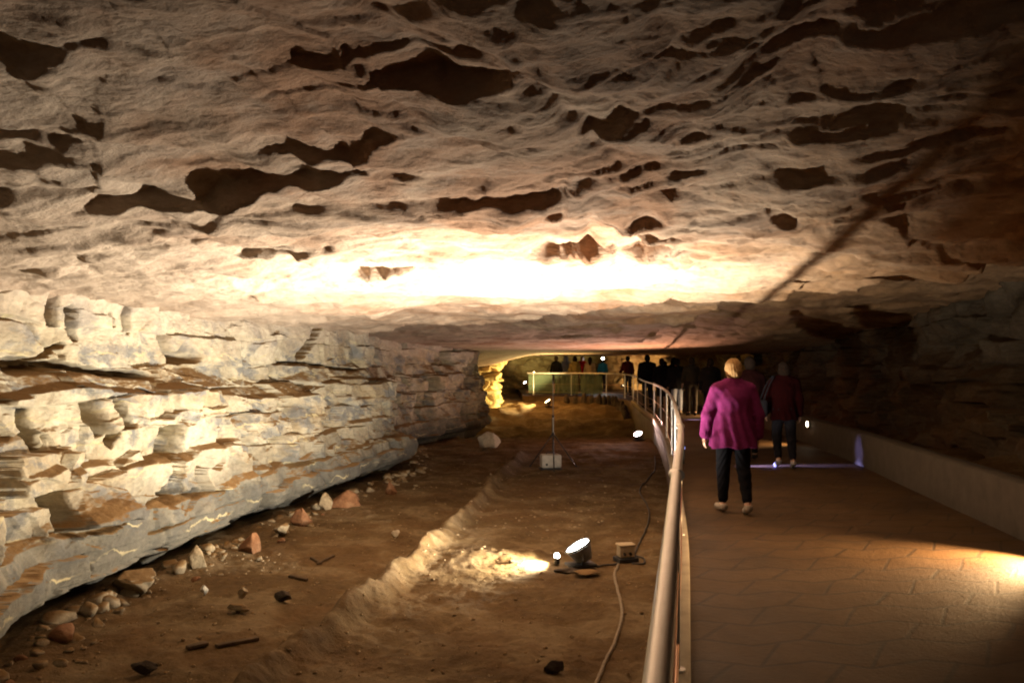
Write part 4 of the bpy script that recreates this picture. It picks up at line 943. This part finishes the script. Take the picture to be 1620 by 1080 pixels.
# ------------------------------------------------------------------ equipment on the dirt floor
x, y, z = on_floor(990, 888)
jb = empty("junction_box", (x, y, z), "tan junction box with cables on the dirt floor right of the large floodlight", "junction box", rz=0.2)
MB().box((0, 0, 0.03), (0.24, 0.18, 0.05), Matrix.Rotation(0.1, 3, 'Z'), 0.01).build("foot_plate", BLACKM_M, jb)
MB().box((0, 0, 0.12), (0.17, 0.13, 0.12), None, 0.008).build("casing", TAN_M, jb)
MB().box((0, 0, 0.19), (0.19, 0.15, 0.022), None, 0.006).build("lid", TAN_M, jb)
m = MB()
for q in (-0.04, 0.03): m.cyl((q, -0.075, 0.10), 0.016, 0.016, 0.03, Matrix.Rotation(math.pi / 2, 3, 'X'), 14)
m.build("gland", BLACKM_M, jb)
def cable(label, pix, r, mat, lift=0.012, extra=None):
    P = [Vector(p) for p in catmull([(*on_floor(*p)[:2],) for p in pix], 0.06)] if extra is None else extra
    pts = [Vector((p[0], p[1], fz(p[0], p[1]) + lift)) for p in P]; o = Vector(pts[0])
    t = MB().tube([p - o for p in pts], r, 8).build("cable", mat); t.location = o
    return tag(t, label, "cable")
cable("black cable snaking from the junction box away along the railing", [(1000, 886), (1008, 868), (1026, 826), (1024, 800), (1012, 778), (1022, 762), (1036, 742), (1036, 722)], 0.012, CABLE_M)
cable("dusty grey cable running from the junction box towards the bottom of the picture", [(978, 894), (972, 910), (980, 945), (984, 975), (972, 1020), (952, 1062), (935, 1110)], 0.014, CABLEG_M)
cable("short black cable looped behind the junction box", [(1000, 892), (1018, 893), (1018, 884), (1000, 880), (985, 882)], 0.010, CABLE_M)
cable("black lead lying between the large floodlight and the junction box", [(928, 892), (945, 897), (962, 894), (978, 892)], 0.011, CABLE_M)

def rock_mesh(r, seed, flat=(1, 1, 1), sub=4, cut=7):
    t = bmesh.new(); bmesh.ops.create_icosphere(t, subdivisions=sub, radius=1.0); rg = random.Random(seed)
    pl = [(Vector((rg.uniform(-1, 1), rg.uniform(-1, 1), rg.uniform(-1, 1))).normalized(), rg.uniform(0.45, 0.80)) for _ in range(cut + 6)]
    co = np.array([v.co[:] for v in t.verts]); n = 0.22 * fbm(co[:, 0] * 1.7 + seed, co[:, 1] * 1.7 + co[:, 2] * 1.3, seed, 3)
    for v, q in zip(t.verts, n):
        c = v.co * (1 + q)
        for nn, d in pl:
            e = c.dot(nn)
            if e > d: c = c - nn * (e - d) * 0.92
        c = c * (1 + 0.35 * (q - 0.0) * 0.5)
        v.co = Vector((c.x * flat[0], c.y * flat[1], c.z * flat[2])) * r
    for f in t.faces: f.smooth = True
    for e in t.edges:
        if len(e.link_faces) == 2 and e.calc_face_angle(0) > 0.45: e.smooth = False
    me = bpy.data.meshes.new("stone"); t.to_mesh(me); t.free(); return me
def stone(px, py, r, mat, label, flat=(1, 0.8, 0.6), seed=1, rz=0.0, sink=0.25, name="stone", group=None, tilt=0.0):
    r *= 1.12; x, y, z = on_floor(px, py); o = link(name, rock_mesh(r, seed, flat), mat)
    o.location = (x, y, z + r * flat[2] * (1 - sink)); o.rotation_euler = (tilt, tilt * 0.5, rz); return tag(o, label, "stone", group)
stone(545, 802, 0.23, ORANGE_M, "large orange stained stone leaning at the foot of the left wall", (1.0, 0.7, 0.8), 21, 0.3, 0.65, tilt=0.15)
stone(515, 803, 0.15, STONE_M, "smaller brown stone touching the left side of the large orange one", (0.8, 0.8, 1.0), 22, 0.9, 0.4)
stone(478, 832, 0.17, ORANGE_M, "upright orange block with a dark edge in front of the grey shelf", (0.9, 0.6, 0.9), 23, 0.4, 0.55, tilt=-0.1)
stone(445, 846, 0.14, STONE_M, "dull tan stone left of the upright orange block", (1.1, 0.7, 0.7), 24, 1.2, 0.3)
stone(398, 872, 0.17, ORANGE_M, "jagged rust brown stone among rubble halfway along the wall foot", (1.0, 0.8, 0.9), 25, 2.0, 0.6)
stone(618, 778, 0.17, ORANGE_M, "dull red brown stone at the far corner of the grey shelf", (0.7, 0.7, 1.0), 26, 0.5, 0.6)
stone(775, 712, 0.34, PALE_M, "pale pinkish broken block catching light at the dark wall corner", (1.0, 0.6, 0.8), 27, 0.4, 0.05, tilt=0.5)
stone(626, 850, 0.055, PALE_M, "small white stone on the dirt beside the low ridge", (1.2, 0.8, 0.8), 28, 0.5, 0.2)
stone(930, 908, 0.16, STONE_M, "flat pale disc of stone lying in front of the large floodlight", (1.0, 0.75, 0.16), 29, 0.2, 0.1)
stone(896, 905, 0.13, SHADE_M, "flat dark slab under the small bright lamp", (1.1, 0.7, 0.22), 30, 0.1, 0.2)
stone(875, 1063, 0.095, SHADE_M, "black angular chunk lying near the bottom of the picture", (1.0, 0.45, 0.45), 31, 0.35, 0.1)
stone(447, 950, 0.085, SHADE_M, "dark wedge of rock on open dirt below the sticks", (1.1, 0.6, 0.6), 32, -0.3, 0.15)
stone(377, 968, 0.10, STONE_M, "flat brown stone with a dark underside on open dirt", (1.1, 0.8, 0.45), 33, 0.3, 0.1)
stone(385, 945, 0.055, STONE_M, "small upright tan stone behind the flat brown stone", (0.8, 0.7, 1.0), 34, 0.3, 0.15)
stone(323, 943, 0.05, PALE_M, "small cream stone on the rubble left of the upright tan stone", (0.8, 0.7, 1.0), 35, 0.3, 0.15)
stone(210, 928, 0.20, STONE_M, "grey boulder sitting in the dark hollow under the wall", (1.0, 0.8, 0.7), 36, 0.3, 0.3)
stone(310, 895, 0.13, STONE_M, "rounded brown stone propped under the lip of the grey shelf", (0.8, 0.8, 1.1), 37, 0.3, 0.3)
stone(810, 890, 0.04, SHADE_M, "tiny dark pebble on the lit patch left of the lamps", (1, 0.8, 0.7), 38, 0, 0.2)
stone(230, 1068, 0.07, SHADE_M, "dark pointed rock at the bottom left edge of the dirt", (1.2, 0.9, 0.8), 39, 0.4, 0.2)
r = random.Random(3); proto = [rock_mesh(1.0, 60 + k, (1, r.uniform(.6, .9), r.uniform(.45, .8)), 2, 8) for k in range(7)]
i = 0
wi = [p for p in LWALL if 5 < p[1] < 21]
while i < 170:
    p = wi[int(r.random() ** 1.3 * len(wi))]; off = 0.02 + abs(r.gauss(0, 0.32)); x, y = p[0] + off, p[1]
    sz = r.uniform(0.03, 0.13) * (1.25 if off < 0.3 else 0.7); me = proto[i % 7].copy(); me.transform(Matrix.Scale(sz, 4))
    o = link("rubble_stone", me, STONE_M if r.random() < 0.9 else ORANGE_M); o.location = (x, y, fz(x, y) + sz * r.uniform(-0.1, 0.25)); o.rotation_euler = (r.uniform(-.4, .4), r.uniform(-.4, .4), r.uniform(0, 6))
    tag(o, "small brown rubble stone lying along the foot of the left cave wall", "stone", "rubble stones along the wall foot"); i += 1
# gravel scattered over the dirt: one uncountable sheet
m = []; fq = []; base = rock_mesh(1.0, 77, (1, .8, .6), 1, 6); bc = np.array([v.co[:] for v in base.vertices]); bf = np.array([p.vertices[:] for p in base.polygons]); n0 = 0
for k in range(4800):
    y = 3.6 * (22 / 3.6) ** r.random(); lo_, hi_ = np.interp(y, LWALL[:, 1], LWALL[:, 0]), float(rail_x(y)) - 0.1; u = r.random() ** 1.5; x = lo_ + (hi_ - lo_) * u
    sz = 0.005 + 0.030 * r.random() ** 4; a = r.uniform(0, 6.28); R = np.array([[math.cos(a), -math.sin(a), 0], [math.sin(a), math.cos(a), 0], [0, 0, 1]])
    m.append((bc @ R.T) * sz + np.array([x, y, 0])); fq.append(bf + n0); n0 += len(bc)
P = np.concatenate(m); ctr = np.repeat(np.array([[q[:, 0].mean(), q[:, 1].mean()] for q in m]), len(bc), 0); P[:, 2] += floor_h(ctr[:, 0], ctr[:, 1])
tag(link("gravel", mesh_np("gravel", P, np.concatenate(fq)), STONE_M), "fine gravel and crumbs of rock scattered over the dirt floor", "gravel", kind="stuff")

def stick(pa, pb, w, h, label, name="plank"):
    a, b = Vector(on_floor(*pa)), Vector(on_floor(*pb)); d = b - a; c = (a + b) / 2
    t = MB(); t.box((0, 0, 0), (d.length, w, h), None, min(w, h) * 0.2); o = t.build(name, WOOD_M)
    o.location = c + Vector((0, 0, h * 0.5)); o.rotation_euler = d.to_track_quat('X', 'Z').to_euler(); return tag(o, label, name)
stick((342, 1026), (408, 1012), 0.05, 0.03, "longer dark plank lying on the dirt at lower left")
stick((296, 1026), (328, 1022), 0.06, 0.03, "short dark plank end left of the longer plank")
stick((492, 884), (508, 892), 0.03, 0.03, "dark splintered stick pointing left among the debris", "stick")
stick((502, 893), (528, 880), 0.03, 0.025, "dark stick crossing the splintered one near the wall foot", "stick")
stick((458, 912), (486, 918), 0.05, 0.03, "thin dark offcut on the dirt between stick and wedge of rock", "stick")

# light stand with a white box
bx, by, bz = on_floor(871, 742)
ts = empty("light_stand", (bx + 0.06, by + 0.15, bz), "thin black tripod light stand standing over a white box on the dark dirt", "light stand")
for k, a in enumerate((0.35, 2.65, 4.7)):
    e = Vector((math.cos(a) * 0.54, math.sin(a) * 0.54, 0.0)); e.z = fz(ts.location.x + e.x, ts.location.y + e.y) - bz + 0.012
    lg = MB().tube([Vector((math.cos(a) * 0.02, math.sin(a) * 0.02, 0.72)), e], 0.013, 8).build("leg", BLACKM_M, ts)
    MB().ball(e, 0.02, None, 6).build("foot", CABLE_M, lg)
MB().tube([(0, 0, 0.30), (0, 0, 1.1)], 0.014, 10).tube([(0, 0, 1.1), (0, 0, 1.85)], 0.009, 8).build("pole", GREYM_M, ts)
m = MB(); m.cyl((0, 0, 0.73), 0.03, 0.03, 0.06, None, 14, 0.004); m.build("collar", BLACKM_M, ts); MB().cyl((0, 0, 1.1), 0.02, 0.02, 0.05, None, 12, 0.004).build("collar", BLACKM_M, ts)
wb = empty("white_box", (bx, by, bz), "dusty white equipment box with a handle at the foot of the light stand", "equipment box", rz=0.15)
MB().box((0, 0, 0.18), (0.42, 0.30, 0.28), None, 0.04).build("case", WHITE_M, wb)
MB().box((0, 0, 0.02), (0.46, 0.34, 0.035), None, 0.01).build("base", BLACKM_M, wb)
MB().tube([(-0.09, 0, 0.31), (-0.08, 0, 0.36), (0.08, 0, 0.36), (0.09, 0, 0.31)], 0.012, 8).build("handle", BLACKM_M, wb)
MB().cyl((-0.11, -0.152, 0.12), 0.025, 0.025, 0.012, Matrix.Rotation(math.pi / 2, 3, 'X'), 14).build("socket", BLACKM_M, wb)

# upright dark edging stones below the far rail
pr = [rock_mesh(1.0, 90 + k, (0.16, 0.14, 0.36), 2, 7) for k in range(4)]
for k in range(14):
    s = segR[-1] - 1.9 - k * 0.42; p = rail_at(s); o = link("edging_stone", pr[k % 4].copy(), SHADE_M); n = rail_at(s + 0.1) - rail_at(s - 0.1); n = np.array([n[1], -n[0]]); n /= np.linalg.norm(n)
    x, y = p + n * (-0.28); o.location = (x, y, fz(x, y) + 0.14); o.rotation_euler = (0, 0, k * 0.7); o.scale = (1, 1, 0.9 + 0.25 * ((k * 37) % 10) / 10)
    tag(o, "upright dark edging stone in the row below the far rail", "edging stone", "edging stones below the far rail")

# small lamps of the far chamber
def bulb(loc, label, lens, aim, watts, col, cone=160):
    t = empty("ceiling_lamp" if loc[2] > 1.5 else "small_lamp", loc, label, "lamp")
    d = Vector(aim).normalized(); R = rot_to(d)
    MB().cyl(-d * 0.07, 0.06, 0.08, 0.10, R, 20, 0.006).build("housing", GREYM_M, t)
    MB().ball((0, 0, 0), (0.07, 0.07, 0.05), R, 8).build("lens", lens, t)
    spot("lamp_beam", Vector(loc) + d * 0.06, aim, watts, col, cone, 0.5, 0.05, t)
bulb((4.75, 42.5, 1.98), "white lamp under the far ceiling above the teal shirt", LENS_W, (-0.3, -0.5, -0.8), 60, (1, 0.95, 0.95))
bulb((0.65, 40.0, 0.75), "small white lamp in the dark recess left of the glass panels", LENS_W, (-0.5, 0.3, 0.7), 30, (1, 0.9, 0.7))
bulb((1.2, 44.5, 1.2), "lamp against the yellow rock behind the glass panels", LENS_Y, (0.1, 0.8, 0.55), 650, (1, 0.80, 0.38), 90)
bulb((6.0, 44.2, 0.5), "warm lamp low beside the bright bank behind the maroon top", LENS_O, (0.55, 0.75, 0.25), 520, (1, 0.60, 0.30), 90)
